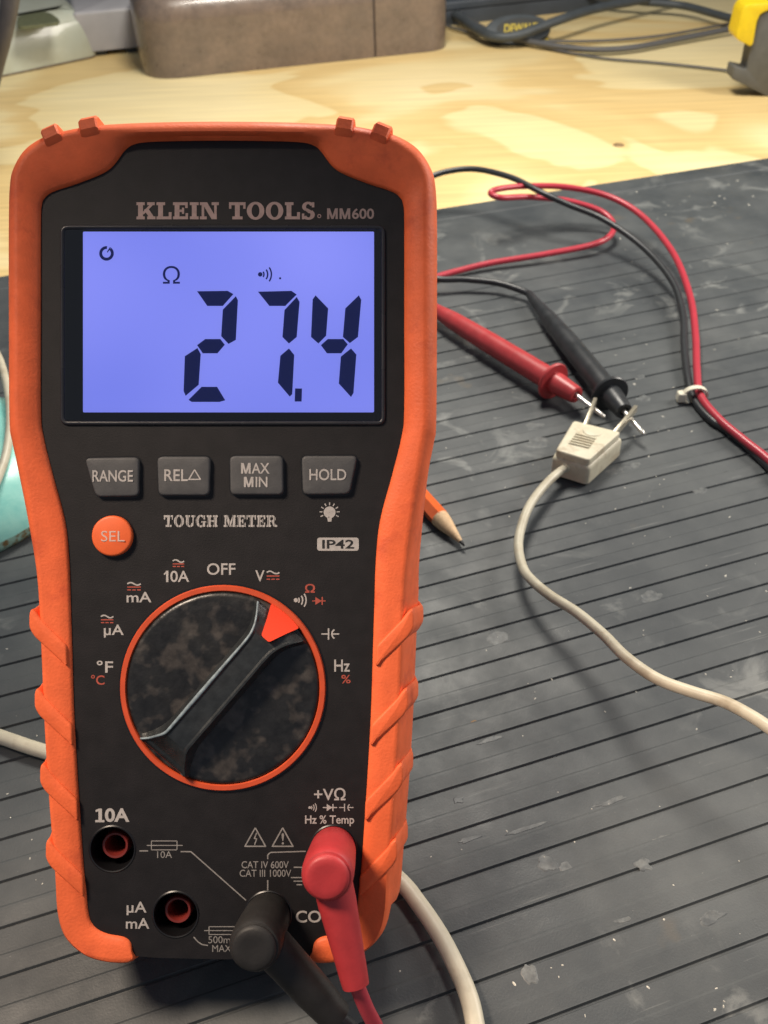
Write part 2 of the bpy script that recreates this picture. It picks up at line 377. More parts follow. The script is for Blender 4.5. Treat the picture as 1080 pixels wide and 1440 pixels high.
# ribbed rubber mat
MA = math.radians(17.2); ma_u = Vector((math.cos(MA), math.sin(MA), 0)); ma_n = Vector((-math.sin(MA), math.cos(MA), 0))
PITCH = 13.68
def mat_build():
    a0 = B(600, 785.8); off0 = ma_n.dot(Vector((a0.x, a0.y, 0)))
    prof = []                                   # (distance across, z) from far to near
    e0 = B(0, 388); e1 = B(1080, 222); eoff = ma_n.dot(B(540, 305))
    far = off0 + 14 * PITCH
    def groove(c, dep=0.7, wd=0.62): return [(c + wd, 0.0), (c + wd * 0.35, -dep), (c - wd * 0.35, -dep), (c - wd, 0.0)]
    prof += [(eoff + 0.0, -3.0), (eoff, -0.7), (eoff - 0.8, 0.0)]
    prof += groove(eoff - 17, 0.5, 1.2)
    k = 14
    while k > -32:
        c = off0 + k * PITCH; prof += groove(c)
        prof += [(c - PITCH * 0.52, 0.0), (c - PITCH * 0.56, 0.22), (c - PITCH * 0.62, 0.22), (c - PITCH * 0.93, 0.0)]
        k -= 1
    prof.append((prof[-1][0], -3.0))
    o_ = bpy.data.objects; v = []; f = []
    us = [-620 + i * 20 for i in range(63)]
    # back edge of the mat is cut about 1.3 degrees off the ribs
    skew = math.tan(math.radians(-1.3)); uc = ma_u.dot(B(540, 305))
    for (d, z) in prof:
        for u in us:
            dd = d + (u - uc) * skew if d > off0 + 14 * PITCH + 3 else d
            v.append((u, dd, z))
    nu = len(us)
    for i in range(len(prof) - 1):
        for j in range(nu - 1): f.append((i * nu + j, i * nu + j + 1, (i + 1) * nu + j + 1, (i + 1) * nu + j))
    ob = M('rubber_mat', v, f, m_mat); ob.rotation_euler = (0, 0, MA)
    prop(ob, 'dark grey ribbed rubber mat with dusty scuffs, lying over the plywood', 'mat')
    # crumbs and specks lying on it
    mb = MB(); rnd = random.Random(3)
    spots = [(892, 480 + 60), (1012, 276), (1019, 279), (1037, 254), (1053, 288), (1005, 285), (1059, 276), (936, 302), (895, 270), (1023, 343), (766, 438), (1008, 436)]
    spots = [(a, b_) for a, b_ in spots] + [(rnd.uniform(560, 1080), rnd.uniform(300, 1430)) for _ in range(120)] + [(rnd.uniform(0, 120), rnd.uniform(800, 1430)) for _ in range(20)]
    spots += [(rnd.gauss(890, 40), rnd.gauss(640, 90)) for _ in range(45)] + [(rnd.gauss(1000, 45), rnd.gauss(285, 22)) for _ in range(10)]
    for i, (a, b_) in enumerate(spots):
        c = B(a, b_, 0.02); r = rnd.uniform(0.14, 0.34) if i > 12 else rnd.uniform(0.45, 0.75)
        if rnd.random() < 0.06: r *= 1.8
        an = rnd.uniform(0, 6.28); L = rnd.uniform(1, 2.2)
        pts = []
        for k_ in range(6):
            g = an + k_ * math.pi / 3; q = Vector((math.cos(g) * r * L, math.sin(g) * r * rnd.uniform(0.7, 1.1), 0)); q.rotate(Matrix.Rotation(an, 3, 'Z')); pts.append(c + q)
        mb.add(pts + [c + Vector((0, 0, r * 0.6))], [(k_, (k_ + 1) % 6, 6) for k_ in range(6)])
    cr = mb.out('crumbs', mat('pale_crumbs', (0.55, 0.53, 0.46), 0.7, var=0.3, vscale=900)); prop(cr, 'tiny pale crumbs and specks scattered over the ribbed mat', 'crumbs', None, 'stuff')
    return ob
mat_obj = mat_build()
def glue_spots():
    """flat dried splashes left on the mat"""
    rnd = random.Random(12); mb = MB()
    gm = mat('dried_splash', (0.115, 0.122, 0.12), 0.5, var=0.3, vscale=500, col2=(0.062, 0.069, 0.073), c2scale=260, c2lo=0.4, c2hi=0.6)
    for (x, y, rx, ry) in [(757, 622, 20, 9), (752, 600, 16, 7), (865, 662, 18, 6), (905, 560, 12, 6), (900, 530, 9, 4), (712, 607, 8, 6), (645, 1125, 10, 4), (712, 1127, 9, 5), (770, 1215, 15, 10), (745, 1370, 12, 12), (905, 1215, 14, 8), (875, 1290, 20, 6), (860, 1127, 28, 3), (740, 1165, 40, 3), (1010, 1235, 24, 3), (700, 897, 22, 10), (915, 840, 20, 8), (1030, 668, 22, 7), (985, 690, 14, 5), (890, 655, 12, 5), (930, 600, 10, 5), (700, 590, 10, 5), (800, 760, 9, 4), (690, 1040, 24, 3), (820, 1090, 16, 4), (640, 980, 12, 4), (1000, 1290, 26, 6), (930, 1180, 18, 4), (800, 1225, 10, 12), (660, 1180, 22, 3), (890, 520, 10, 3)]:
        c = B(x, y, 0.05); k = (DM * 1.0); d = (c - CAM).dot(F) / FPX; N = 26
        pts = []
        for i in range(N):
            a = 2 * math.pi * i / N; w_ = 0.72 + 0.5 * (noise.noise(Vector((math.cos(a) * 1.3 + x, math.sin(a) * 1.3 + y, 0))) + 0.3) + rnd.uniform(-.05, .05)
            pts.append(c + ma_u * math.cos(a) * rx * d * w_ + ma_n * math.sin(a) * ry * d * 1.5 * w_)
        mb.add([p - Vector((0, 0, 0.05)) for p in pts] + [c + (p - c) * 0.85 + Vector((0, 0, 0.04 + rnd.uniform(0, .02))) for p in pts], [(i, (i + 1) % N, N + (i + 1) % N, N + i) for i in range(N)] + [tuple(N + i for i in range(N))])
    o = mb.out('dried_splashes', gm); prop(o, 'flat pale grey dried splashes on the ribbed mat', 'stains', None, 'stuff')
glue_spots()
rs = B(668, 1018, 0.03)
o = M('rust_spot', [rs + Vector((math.cos(i / 18 * 6.283) * 1.9 * (1 + .3 * math.sin(i * 2.3)), math.sin(i / 18 * 6.283) * 1.3 * (1 + .25 * math.sin(i * 1.7)), 0)) for i in range(18)], [tuple(range(18))], mat('rust_stain', (0.20, 0.11, 0.035), 0.6, col2=(0.055, 0.056, 0.055), c2scale=400, c2lo=0.45, c2hi=0.6))
prop(o, 'small orange brown stain on the mat, right of the meter', 'stain')

# ================================================================== THE METER
meter = root('multimeter', ROOT, 'large orange and black digital multimeter leaning back, its blue display reading 27.4', 'multimeter', ROT)
IN_METER.add(meter.name)

# --- outlines (half widths from the axis and rows, px of the face)
st = [  # outer hw, y, inner hw, y, crest height, crest position (0 outer .. 1 inner)
 (119, 1350, 127, 1337, 1.2, .5), (127, 1357, 129, 1325, 1.4, .45), (140, 1359, 139, 1317, 1.5, .4), (165, 1357, 160, 1313, 1.5, .35), (192, 1349, 176, 1306, 1.5, .3),
 (213, 1334, 185, 1295, 1.5, .25), (228, 1314, 189, 1278, 1.5, .22), (237, 1280, 191, 1255, 1.5, .2), (241, 1223, 195, 1215, 1.5, .2), (250, 1112, 202, 1112, 1.5, .2),
 (256, 1010, 208, 1007, 1.5, .2), (260, 913, 211, 913, 1.5, .2), (263, 851, 213, 851, 1.5, .2), (267, 799, 215, 790, 1.7, .22), (277, 733, 221, 732, 2.1, .28), (290, 660, 238, 668, 2.7, .32),
 (298, 620, 251, 615, 3.0, .34), (301, 590, 255, 575, 3.2, .35), (302, 440, 255, 440, 3.2, .35), (302, 310, 255, 315, 3.2, .34), (300, 262, 254, 290, 3.2, .3),
 (295, 238, 250, 279, 3.2, .28), (281, 214, 238, 270, 3.3, .26), (264, 200, 205, 259, 3.4, .22), (242, 190, 172, 246, 3.5, .2), (217, 184, 156, 236, 3.5, .2),
 (192, 179, 146, 224, 3.5, .24), (166, 176, 138, 213, 3.5, .3), (140, 174, 126, 204, 3.5, .35), (112, 172.5, 104, 200, 3.5, .38), (56, 171, 52, 198.5, 3.5, .4), (0, 170.5, 0, 198, 3.5, .4)]
def interp(vals, n=4):
    q = catmull([Vector(v[:3]) for v in vals], n); q2 = catmull([Vector(v[3:6]) for v in vals], n); return [(*a, *b) for a, b in zip(q, q2)]
half = interp(st, 4)
full = [(-a, b, -c, d, e, f_) for a, b, c, d, e, f_ in half] + [x for x in half[::-1][1:]]
inner_poly = [(MX + r[2], r[3]) for r in full]
def boot():
    v = []; rings = []
    for (ohx, oy, ihx, iy, cr, cp) in full:
        O = P(MX + ohx, oy, 0); I = P(MX + ihx, iy, 0); O = Vector((O.x, O.y, 0)); I = Vector((I.x, I.y, 0)); d = (O - I); wd = d.length; d.normalize()
        low = max(0, min(1, (oy - 640) / 200)); bulge = 0.3 + 2.2 * low
        side = min(1, abs(ohx) / 200.0) if oy < 700 else (1 if oy < 1290 else 0.3)
        bulge *= side
        c = min(wd * (1 - cp), wd - 3.6 + 1.3 * low)
        pts = [(0, -5), (0, -0.5), (0.15, 0.45), (0.75, 0.75 + 0.1 * cr), (c * 0.55, 0.35 + cr * 0.62), (c, cr - 0.15), (wd - 3.0 + 1.3 * low, cr - .1), (wd - 1.9 + .7 * low, cr - 0.6), (wd - 0.7, cr - 2.0), (wd, cr - 4.6),
               (wd + bulge * 0.6, -8), (wd + bulge, -14), (wd + bulge * 0.8, -24), (wd - 1.5, -32), (wd - 6 if wd > 8 else wd - 3, -37.4), (-1.0, -37.4)]
        rings.append([I + d * a + Vector((0, 0, z)) for a, z in pts])
    n = len(rings[0]); f = []
    for r in rings: v += r
    for i in range(len(rings) - 1):
        for j in range(n):
            k = (j + 1) % n; f.append((i * n + j, i * n + k, (i + 1) * n + k, (i + 1) * n + j))
    f.append(tuple(range(n))); f.append(tuple((len(rings) - 1) * n + j for j in range(n)))
    return M('boot', v, f, m_boot, meter, smooth=True, angle=50)
boot_o = boot()
def grip_rib(sign, dy, dx):
    # slanted raised ribs on the lower sides of the boot, running on down its flank
    pts = [(216, 907), (253, 869), (260, 859), (266, 855), (269, 862), (269, 882), (262, 894), (246, 909), (215, 937)]
    pts = [(a + dx, b + dy) for a, b in pts]
    poly = ccw(rounded(mp2([(MX + sign * a, b) for a, b in pts]), 0.9, 4)); N = len(poly)
    rings = [(poly, -29, 1.2), (poly, -20, 2.4), (poly, -12, 2.7), (poly, -6, 1.3), (poly, -1.5, .25), (poly, 1.15, 0)] + [(offset(poly, q), z, 0) for q, z in ((.12, 1.5), (.3, 1.68), (.55, 1.76))]
    v = []; f = []
    for pl, z, sh in rings: v += [Vector((p.x + sign * sh, p.y, z)) for p in pl]
    for i in range(len(rings) - 1):
        for j in range(N): k = (j + 1) % N; f.append((i * N + j, i * N + k, (i + 1) * N + k, (i + 1) * N + j))
    b_ = (len(rings) - 1) * N; cc = sum((v[b_ + j] for j in range(N)), Vector()) / N; v.append(cc + Vector((0, 0, .12))); t_ = len(v) - 1
    f += [(b_ + j, b_ + (j + 1) % N, t_) for j in range(N)]; f.append(tuple(range(N))[::-1])
    M('grip_rib', v, f, m_boot, boot_o, smooth=True, angle=30)
for sg in (-1, 1):
    for (dy, dx) in [(0, 0), (111, -7.5), (216, -15), (322, -23)]: grip_rib(sg, dy, dx)
def corner_rib(cx, cy, ang, wd=31):
    c = P(cx, cy); t = Vector((math.cos(ang), math.sin(ang), 0)); nn = Vector((-t.y, t.x, 0)); h = wd * SC / 2
    prof = [(-3.4, 2.6), (-2.6, 3.6), (-1.6, 4.3), (0.6, 4.1), (2.1, 1.6), (2.5, -8), (2.4, -24), (-1.6, -24)]
    v = []; f = []
    for a, ins in ((-h, .45), (-h * 0.8, 0), (h * 0.8, 0), (h, .45)):
        for (x, z) in prof: v.append(Vector((c.x, c.y, 0)) + t * a + nn * (x - ins * .6) + Vector((0, 0, z - ins)))
    n = len(prof)
    for i in range(3):
        for j in range(n): k = (j + 1) % n; f.append((i * n + j, i * n + k, (i + 1) * n + k, (i + 1) * n + j))
    f += [tuple(range(n)), tuple(3 * n + j for j in range(n))]
    M('corner_rib', v, f, m_boot, boot_o, smooth=True, angle=35)
corner_rib(MX - 183, 181, 0.21, 26); corner_rib(MX - 236, 193, 0.42, 24)
corner_rib(MX + 173, 181, -0.16, 24); corner_rib(MX + 224, 190, -0.38, 24)

# --- black body with recessed sockets
SOCK = [(158, 1194, 31), (247, 1286, 31), (377, 1286, 31), (469, 1193, 31)]
half_in = [(-r[2], r[3]) for r in half]          # left, from hook tip up to the top
lb = [(MX - 127, 1344)] + [(MX + a, b) for a, b in half_in[2:]]
rb = [(2 * MX - x, y) for x, y in lb[::-1][1:]]
body_poly = ccw(mp2(lb + rb + [(MX + 90, 1347), (MX, 1349), (MX - 90, 1347)]))
def body():
    outer = offset(body_poly, -0.02); holes = [circ(x, y, r, 40) for x, y, r in SOCK]
    v, f = holed(outer, holes, 0.0)
    mb = MB(); mb.add(v, f)
    N = len(outer); mb.add([Vector((p.x, p.y, z)) for z in (0, -3, -36.5) for p in offset(outer, 0 if z == 0 else -0.0)], [(i * N + j, i * N + (j + 1) % N, (i + 1) * N + (j + 1) % N, (i + 1) * N + j) for i in range(2) for j in range(N)] + [tuple(2 * N + j for j in range(N))])
    o = mb.out('body', m_panel, meter)
    for (x, y, r) in SOCK:
        c = P(x, y); mb = MB()
        n = 40; v = []; f = []
        for rr, z in ((r * SC + 0.45, 0.02), (r * SC + 0.2, 0.22), (r * SC - 0.05, 0.12), (r * SC - 0.12, -1), (r * SC - 0.35, -13)):
            for j in range(n): g = 2 * math.pi * j / n; v.append((c.x + rr * math.cos(g), c.y + rr * math.sin(g), z))
        for i in range(4):
            for j in range(n): k = (j + 1) % n; f.append((i * n + j, i * n + k, (i + 1) * n + k, (i + 1) * n + j))
        f.append(tuple(4 * n + j for j in range(n)))
        s = M('socket', v, f, m_hole, meter, smooth=True, angle=50)
        v = []; f = []
        for rr, z in ((3.25, -12.9), (3.2, -2.7), (2.95, -2.4), (2.5, -2.5), (2.3, -3.0), (2.2, -12.9)):
            for j in range(n): g = 2 * math.pi * j / n; v.append((c.x + rr * math.cos(g), c.y + rr * math.sin(g), z))
        for i in range(5):
            for j in range(n): k = (j + 1) % n; f.append((i * n + j, i * n + k, (i + 1) * n + k, (i + 1) * n + j))
        if x != 377: M('socket_sleeve', v, f, m_sockred, s, smooth=True, angle=50)
    return o
body_o = body()
# kickstand behind
def kick():
    w_ = 24; y0, y1 = 28.0, 120.0
    top = Vector((P(MX, 700).x, P(MX, 560).y, -37)); tw = L2W(top)
    # foot on the mat behind
    fw = Vector((tw.x, tw.y + 42, 0.3)); f_l = RT @ (fw - ROOT)
    d = (f_l - top); ax = Vector((1, 0, 0)); nn = d.cross(ax).normalized() * 1.6
    v = []
    for s_ in (-1, 1):
        for p in (top, f_l):
            for q in (-1, 1): v.append(p + ax * s_ * w_ + nn * q)
    f = [(0, 1, 3, 2), (4, 6, 7, 5), (0, 4, 5, 1), (2, 3, 7, 6), (0, 2, 6, 4), (1, 5, 7, 3)]
    M('kickstand', v, f, m_black, meter)
kick()

# --- display
lens = rounded(mp2([(85, 317), (542, 317), (542, 598), (85, 598)]), 2.0, 6)
def ringslab(outer, inner, prof_z):
    N = len(outer); v = [Vector((p.x, p.y, z)) for pl, z in prof_z for p in pl]; f = []
    for i in range(len(prof_z) - 1):
        for j in range(N): k = (j + 1) % N; f.append((i * N + j, i * N + k, (i + 1) * N + k, (i + 1) * N + j))
    return v, f
L0 = ccw(lens)
v, f = ringslab(None or L0, None, [(L0, 0.0), (L0, 0.25), (offset(L0, 0.18), 0.55), (offset(L0, 0.5), 0.62), (offset(L0, 0.85), 0.5), (offset(L0, 1.05), 0.12)])
frame = M('display_frame', v, f, mat('frame_plastic', (0.022, 0.022, 0.026), 0.28, rvar=.08), meter, smooth=True, angle=60)
innerL = offset(L0, 1.0)
lcd = ccw(mp2([(117, 326), (526, 326), (526, 580), (117, 580)]))
v, f = holed(innerL, [rounded(lcd, 0.25, 2)], 0.16)
M('display_mask', v, f, m_glassy, frame)
v, f = slab(offset(lcd, -0.4), -0.4, 0.06)
screen = M('screen', v, f, m_lcd, meter)
M('display_window', [Vector((p.x, p.y, .4)) for p in ccw(innerL)], [tuple(range(len(innerL)))], m_glass, frame)
def flat(name, polys, m, parent, z):
    mb = MB()
    for i, pl in enumerate(polys):
        q = ccw(pl); mb.add([Vector((p.x, p.y, z + 0.004 * (i % 3))) for p in q], [tuple(range(len(q)))])
    return mb.out(name, m, parent)
def z3(pts): return mp2([(x / 1.742, 280 + y / 1.742) for x, y in pts])
digits = [
 [[(483, 226), (558, 225), (572, 233), (546, 262), (508, 262)], [(578, 238), (583, 248), (578, 345), (560, 355), (542, 336), (546, 271)], [(483, 358), (503, 343), (540, 343), (551, 357), (533, 378), (497, 378)], [(484, 365), (492, 380), (487, 455), (455, 482), (450, 470), (453, 385)], [(462, 492), (494, 460), (532, 460), (552, 493), (538, 497), (470, 497)]],
 [[(632, 227), (714, 225), (727, 234), (699, 262), (660, 262)], [(727, 240), (734, 252), (727, 338), (708, 354), (692, 338), (697, 272)], [(708, 366), (721, 382), (716, 478), (710, 484), (681, 450), (687, 384)]],
 [[(773, 236), (804, 268), (799, 335), (780, 354), (762, 338), (766, 246)], [(879, 236), (885, 247), (877, 338), (857, 353), (840, 338), (846, 268)], [(786, 358), (803, 343), (841, 343), (852, 356), (836, 378), (801, 378)], [(860, 366), (873, 381), (866, 475), (860, 485), (830, 452), (835, 386)]]]
for d in digits: flat('digit', [z3(p) for p in d], m_seg, screen, 0.12)
flat('decimal_point', [z3([(723, 464), (740, 464), (739, 496), (722, 496)])], m_seg, screen, 0.12)
def arc(cx, cy, r, w_, a0, a1, n=16):
    o = [(cx + (r + w_ / 2) * math.cos(math.radians(a0 + (a1 - a0) * i / n)), cy - (r + w_ / 2) * math.sin(math.radians(a0 + (a1 - a0) * i / n))) for i in range(n + 1)]
    q = [(cx + (r - w_ / 2) * math.cos(math.radians(a0 + (a1 - a0) * i / n)), cy - (r - w_ / 2) * math.sin(math.radians(a0 + (a1 - a0) * i / n))) for i in range(n + 1)]
    return o, q
def arcpolys(*a, n=16):
    o, q = arc(*a, n=n); return [[o[i], o[i + 1], q[i + 1], q[i]] for i in range(n)]
def line(p, q, w_):
    p = Vector(p); q = Vector(q); d = (q - p).normalized(); nn = Vector((-d.y, d.x)) * w_ / 2
    return [tuple(p + nn), tuple(q + nn), tuple(q - nn), tuple(p - nn)]
flat('power_icon', [mp2(p) for p in arcpolys(150, 356.5, 8.2, 4.2, 85, 410, n=24)] + [mp2(line((151, 355), (155.5, 348), 1.6))], m_seg, screen, 0.12)
def sound(cx, cy, h, aa=35):  # dot and three arcs
    k = h / 20.0
    ps = arcpolys(cx, cy, 1.3 * k, 2.6 * k, 0, 360, n=10)
    for r in (5.2, 9.4, 13.6): ps += arcpolys(cx - 1 * k, cy, r * k, 1.7 * k, -aa, aa, n=8)
    return ps
flat('sound_icon', [mp2(p) for p in sound(366, 386, 25)] + [mp2(p) for p in arcpolys(394, 391.5, 0.8, 1.6, 0, 360, n=8)], m_seg, screen, 0.12)

# --- lettering
def text(s, x0, x1, ytop, ybase, m, parent=None, z=0.05, bold=0.012, name='legend', keep=False, shear=0.0):
    cu = bpy.data.curves.new('t', 'FONT'); cu.body = s; cu.size = 1; cu.offset = bold; cu.resolution_u = 4; cu.fill_mode = 'FRONT' if hasattr(cu, 'fill_mode') else cu.fill_mode; cu.shear = shear
    ob = bpy.data.objects.new('t', cu); COL.objects.link(ob)
    bpy.context.view_layer.update(); dg = bpy.context.evaluated_depsgraph_get()
    me = ob.evaluated_get(dg).to_mesh(); vs = [v_.co.copy() for v_ in me.vertices]; fs = [tuple(p.vertices) for p in me.polygons]
    ob.evaluated_get(dg).to_mesh_clear(); bpy.data.objects.remove(ob); bpy.data.curves.remove(cu)
    mnx = min(v_.x for v_ in vs); mxx = max(v_.x for v_ in vs); mny = min(v_.y for v_ in vs); mxy = max(v_.y for v_ in vs)
    out = []
    for v_ in vs:
        a = (v_.x - mnx) / (mxx - mnx); b = (v_.y - mny) / (mxy - mny)
        q = P(x0 + (x1 - x0) * a, ybase + (ytop - ybase) * b, z); out.append(Vector((q.x, q.y, z)))
    me = bpy.data.meshes.new(name); me.from_pydata([tuple(p * S) for p in out], [], fs); me.materials.append(m)
    o = bpy.data.objects.new(name, me); COL.objects.link(o); o.parent = parent or meter; return o

text('Ω', 229, 253, 374, 399, m_seg, screen, 0.12, 0.0, 'ohm_icon')
# slab-serif capitals, built from strokes in a unit box (width, strokes)
def G_rect(x0, y0, x1, y1): return [(x0, y0), (x1, y0), (x1, y1), (x0, y1)]
def ring_glyph(cx, cy, rx, ry, tx, ty, a0=0, a1=360, n=28):
    ps = []
    for i in range(n):
        A = [math.radians(a0 + (a1 - a0) * (i + q) / n) for q in (0, 1)]
        ps.append([(cx + rx * math.cos(A[0]), cy + ry * math.sin(A[0])), (cx + rx * math.cos(A[1]), cy + ry * math.sin(A[1])), (cx + (rx - tx) * math.cos(A[1]), cy + (ry - ty) * math.sin(A[1])), (cx + (rx - tx) * math.cos(A[0]), cy + (ry - ty) * math.sin(A[0]))])
    return ps
SV = 0.17
def slabglyph(c):
    s = 0.27; r = G_rect
    if c == 'K': return 1.06, [r(.09, 0, .09 + s, 1), r(0, 0, .46, SV), r(0, 1 - SV, .46, 1), [(.30, .38), (.78, .9), (.98, .9), (.40, .28)], [(.42, .55), (.62, .70), (1.0, .1), (.72, .1)], r(.60, 1 - SV, 1.02, 1), r(.60, 0, 1.06, SV)]
    if c == 'L': return .86, [r(.09, 0, .09 + s, 1), r(0, 0, .84, SV), r(0, 1 - SV, .48, 1), r(.68, 0, .84, .42)]
    if c == 'E': return .88, [r(.09, 0, .09 + s, 1), r(0, 0, .84, SV), r(0, 1 - SV, .82, 1), r(.70, 0, .84, .36), r(.68, .66, .82, 1), r(.3, .43, .60, .57), r(.50, .32, .62, .68)]
    if c == 'I': return .50, [r(.11, 0, .11 + s, 1), r(0, 0, .49, SV), r(0, 1 - SV, .49, 1)]
    if c == 'N': return 1.06, [r(.10, 0, .24, 1), r(.80, 0, .94, 1), [(.10, 1), (.40, 1), (.94, .05), (.94, 0), (.66, 0)], r(0, 0, .38, SV), r(0, 1 - SV, .3, 1), r(.66, 1 - SV, 1.06, 1)]
    if c == 'T': return .94, [r(.33, 0, .33 + s, 1), r(.18, 0, .75, SV), r(0, 1 - SV, .92, 1), r(0, .62, .13, 1), r(.79, .62, .92, 1)]
    if c == 'O': return 1.0, ring_glyph(.48, .5, .49, .53, .27, .15)
    if c == 'S': return .80, ring_glyph(.38, .74, .34, .29, .22, .14, 20, 235, 14) + ring_glyph(.39, .27, .36, .30, .24, .14, -160, 55, 14) + [[(.10, .62), (.30, .44), (.64, .52), (.66, .36), (.40, .36)], [(.16, .60), (.34, .64), (.72, .40), (.52, .34)], r(.58, .70, .72, 1.0), r(.03, 0, .16, .34)]
    if c == 'U': return 1.02, [r(.11, .3, .11 + s, 1), r(.74, .3, .88, 1), r(0, 1 - SV, .50, 1), r(.62, 1 - SV, 1.0, 1)] + ring_glyph(.495, .34, .385, .36, .24, .15, 180, 360, 14)
    if c == 'G': return 1.0, ring_glyph(.48, .5, .49, .53, .27, .15, 45, 335, 24) + [r(.66, .02, .88, .48), r(.54, .36, 1.0, .50), r(.74, .64, .88, .98)]
    if c == 'H': return 1.08, [r(.10, 0, .10 + s, 1), r(.70, 0, .70 + s, 1), r(0, 0, .46, SV), r(0, 1 - SV, .46, 1), r(.60, 0, 1.07, SV), r(.60, 1 - SV, 1.07, 1), r(.3, .43, .8, .58)]
    if c == 'M': return 1.24, [r(.10, 0, .24, 1), r(.86, 0, 1.13, 1), [(.10, 1), (.40, 1), (.66, .35), (.66, .0), (.54, 0)], [(.90, 1), (1.0, 1), (.66, 0), (.54, 0), (.56, .25)], r(0, 0, .36, SV), r(0, 1 - SV, .34, 1), r(.76, 0, 1.23, SV), r(.92, 1 - SV, 1.23, 1)]
    if c == 'R': return 1.06, [r(.09, 0, .09 + s, 1), r(0, 0, .48, SV), r(0, 1 - SV, .5, 1), r(.3, .42, .56, .56)] + ring_glyph(.52, .71, .38, .29, .24, .14, -90, 90, 12) + [[(.50, .50), (.74, .50), (.92, .08), (.66, .08)], r(.70, 0, 1.05, SV)]
    return .45, []
def slabtext(s, x0, x1, ytop, ybase, m, z=0.05, name='legend'):
    tot = 0; items = []
    for c in s:
        wd, ps = slabglyph(c); items.append((tot, ps)); tot += wd + 0.06
    tot -= 0.06; mb = MB(); i = 0
    for off, ps in items:
        for pl in ps:
            q = ccw([Vector(P(x0 + (x1 - x0) * (off + a) / tot, ybase + (ytop - ybase) * b)[:2]) for a, b in pl])
            mb.add([Vector((p.x, p.y, z + 0.003 * (i % 7))) for p in q], [tuple(range(len(q)))]); i += 1
    return mb.out(name, m, meter)
slabtext('KLEIN TOOLS', 192, 444, 284.5, 308.5, m_logo)
flat('legend', [mp2(p) for p in arcpolys(449, 304, 2.2, 1.2, 0, 360, n=12)], m_logo, meter, 0.05)
m_dimlogo = mat('dim_logo_print', (0.30, 0.21, 0.19), 0.6)
def capM(x0, x1, y0, y1, m, parent=None, z=0.05):
    w_ = (x1 - x0) * .21; xm = (x0 + x1) / 2
    P_ = [[(x0, y0), (x0 + w_, y0), (x0 + w_, y1), (x0, y1)], [(x1 - w_, y0), (x1, y0), (x1, y1), (x1 - w_, y1)], [(x0 + w_ * .1, y0), (x0 + w_ * 1.25, y0), (xm + w_ * .45, y1), (xm - w_ * .45, y1)], [(x1 - w_ * 1.25, y0), (x1 - w_ * .1, y0), (xm + w_ * .45, y1), (xm - w_ * .45, y1)]]
    flat('legend', [[Vector(P(x, y, z)[:2]) for x, y in p] for p in P_], m, parent or meter, z)
capM(460, 475, 293, 308, m_dimlogo); capM(477.5, 492.5, 293, 308, m_dimlogo); text('600', 495, 526, 293, 308, m_dimlogo, bold=0.02)
slabtext('TOUGH METER', 230.5, 390, 724.5, 741, m_print)
# thin stencil gaps of the tough-look lettering are cut as dark hairlines
flat('legend', [mp2(line((230 + i * 4.2, 741.5), (231.2 + i * 4.2, 723.8), 0.55)) for i in range(2, 38)], m_print_dark, meter, 0.085)

# --- buttons
def button(pts, lab, r=1.4, m=m_btn, name='button'):
    poly = rounded(mp2(pts, 1.0), r, 6)
    v, f = slab(offset(ccw(poly), -0.35), 0.0, 0.06); 
    b = M(name, *slab(poly, 0.0, 1.35, 0.55, 4, dome=0.15), m, meter, smooth=True, angle=60)
    M('button_gap', v, f, m_hole, b)
    return b
b1 = button([(119, 644), (196, 643), (196, 698), (135, 699)], 'RANGE'); text('RANGE', 130, 187, 661, 677.5, m_print, b1, 1.54)
b2 = button([(221, 642), (296, 642), (295, 697), (223, 697)], 'REL'); text('REL', 231, 264, 660, 676.5, m_print, b2, 1.54)
def tri_outline(cx, y0, y1, hw, w_, c=None):
    a = (cx, y0); b = (cx - hw, y1); d = (cx + hw, y1); return [line(a, b, w_), line((cx - hw - w_ * .4, y1), (cx + hw + w_ * .4, y1), w_), line(d, a, w_)]
flat('legend', [mp2(p) for p in tri_outline(275.5, 661, 674.5, 8.2, 1.8)], m_print, b2, 1.54)
b3 = button([(323, 641), (398, 641), (399, 696), (324, 696)], 'MAX'); capM(339, 352.5, 651, 666, m_print, b3, 1.54); text('AX', 354, 379, 651, 666, m_print, b3, 1.54); capM(343, 356.5, 670.5, 685, m_print, b3, 1.54); text('IN', 359.5, 376, 670.5, 685, m_print, b3, 1.54)
b4 = button([(424, 641), (503, 641), (492, 695), (426, 696)], 'HOLD'); text('HOLD', 435, 487, 659.5, 675.5, m_print, b4, 1.54)
c_ = circ(159.5, 753.5, 28.5, 48)
b5 = M('button', *slab(c_, 0, 1.5, 0.6, 4, dome=0.35), m_sel, meter, smooth=True, angle=60, label='round orange SEL button')
M('button_gap', *slab(circ(159.5, 753.5, 30.5, 48), 0, 0.06), m_hole, b5)
def text_on(s, *a, **k): return text(s, *a, **k)
m_sellab = mat('sel_print', (0.62, 0.42, 0.36), 0.6)
text('SEL', 142, 175, 746.5, 761.5, m_sellab, b5, 1.86, bold=0.0)

# --- bulb, ip42
ps = arcpolys(463.5, 720.5, 4.2, 8.4, 0, 360, n=20) + [[(460, 725), (467, 725), (466, 733.5), (461, 733.5)]]
for i in range(9):
    a = math.radians(-25 + i * 28.75); ps.append(line((463.5 + 10 * math.cos(a), 720.5 - 10 * math.sin(a)), (463.5 + 14 * math.cos(a), 720.5 - 14 * math.sin(a)), 1.5))
flat('legend', [mp2(p) for p in ps], m_print, meter, 0.05)
flat('legend', [rounded(mp2([(446, 756), (504.5, 756), (504.5, 774.5), (446, 774.5)]), 0.7, 4)], m_print, meter, 0.05)
text('IP42', 453, 498, 759, 771.5, m_print_dark, z=0.08, bold=0.02)

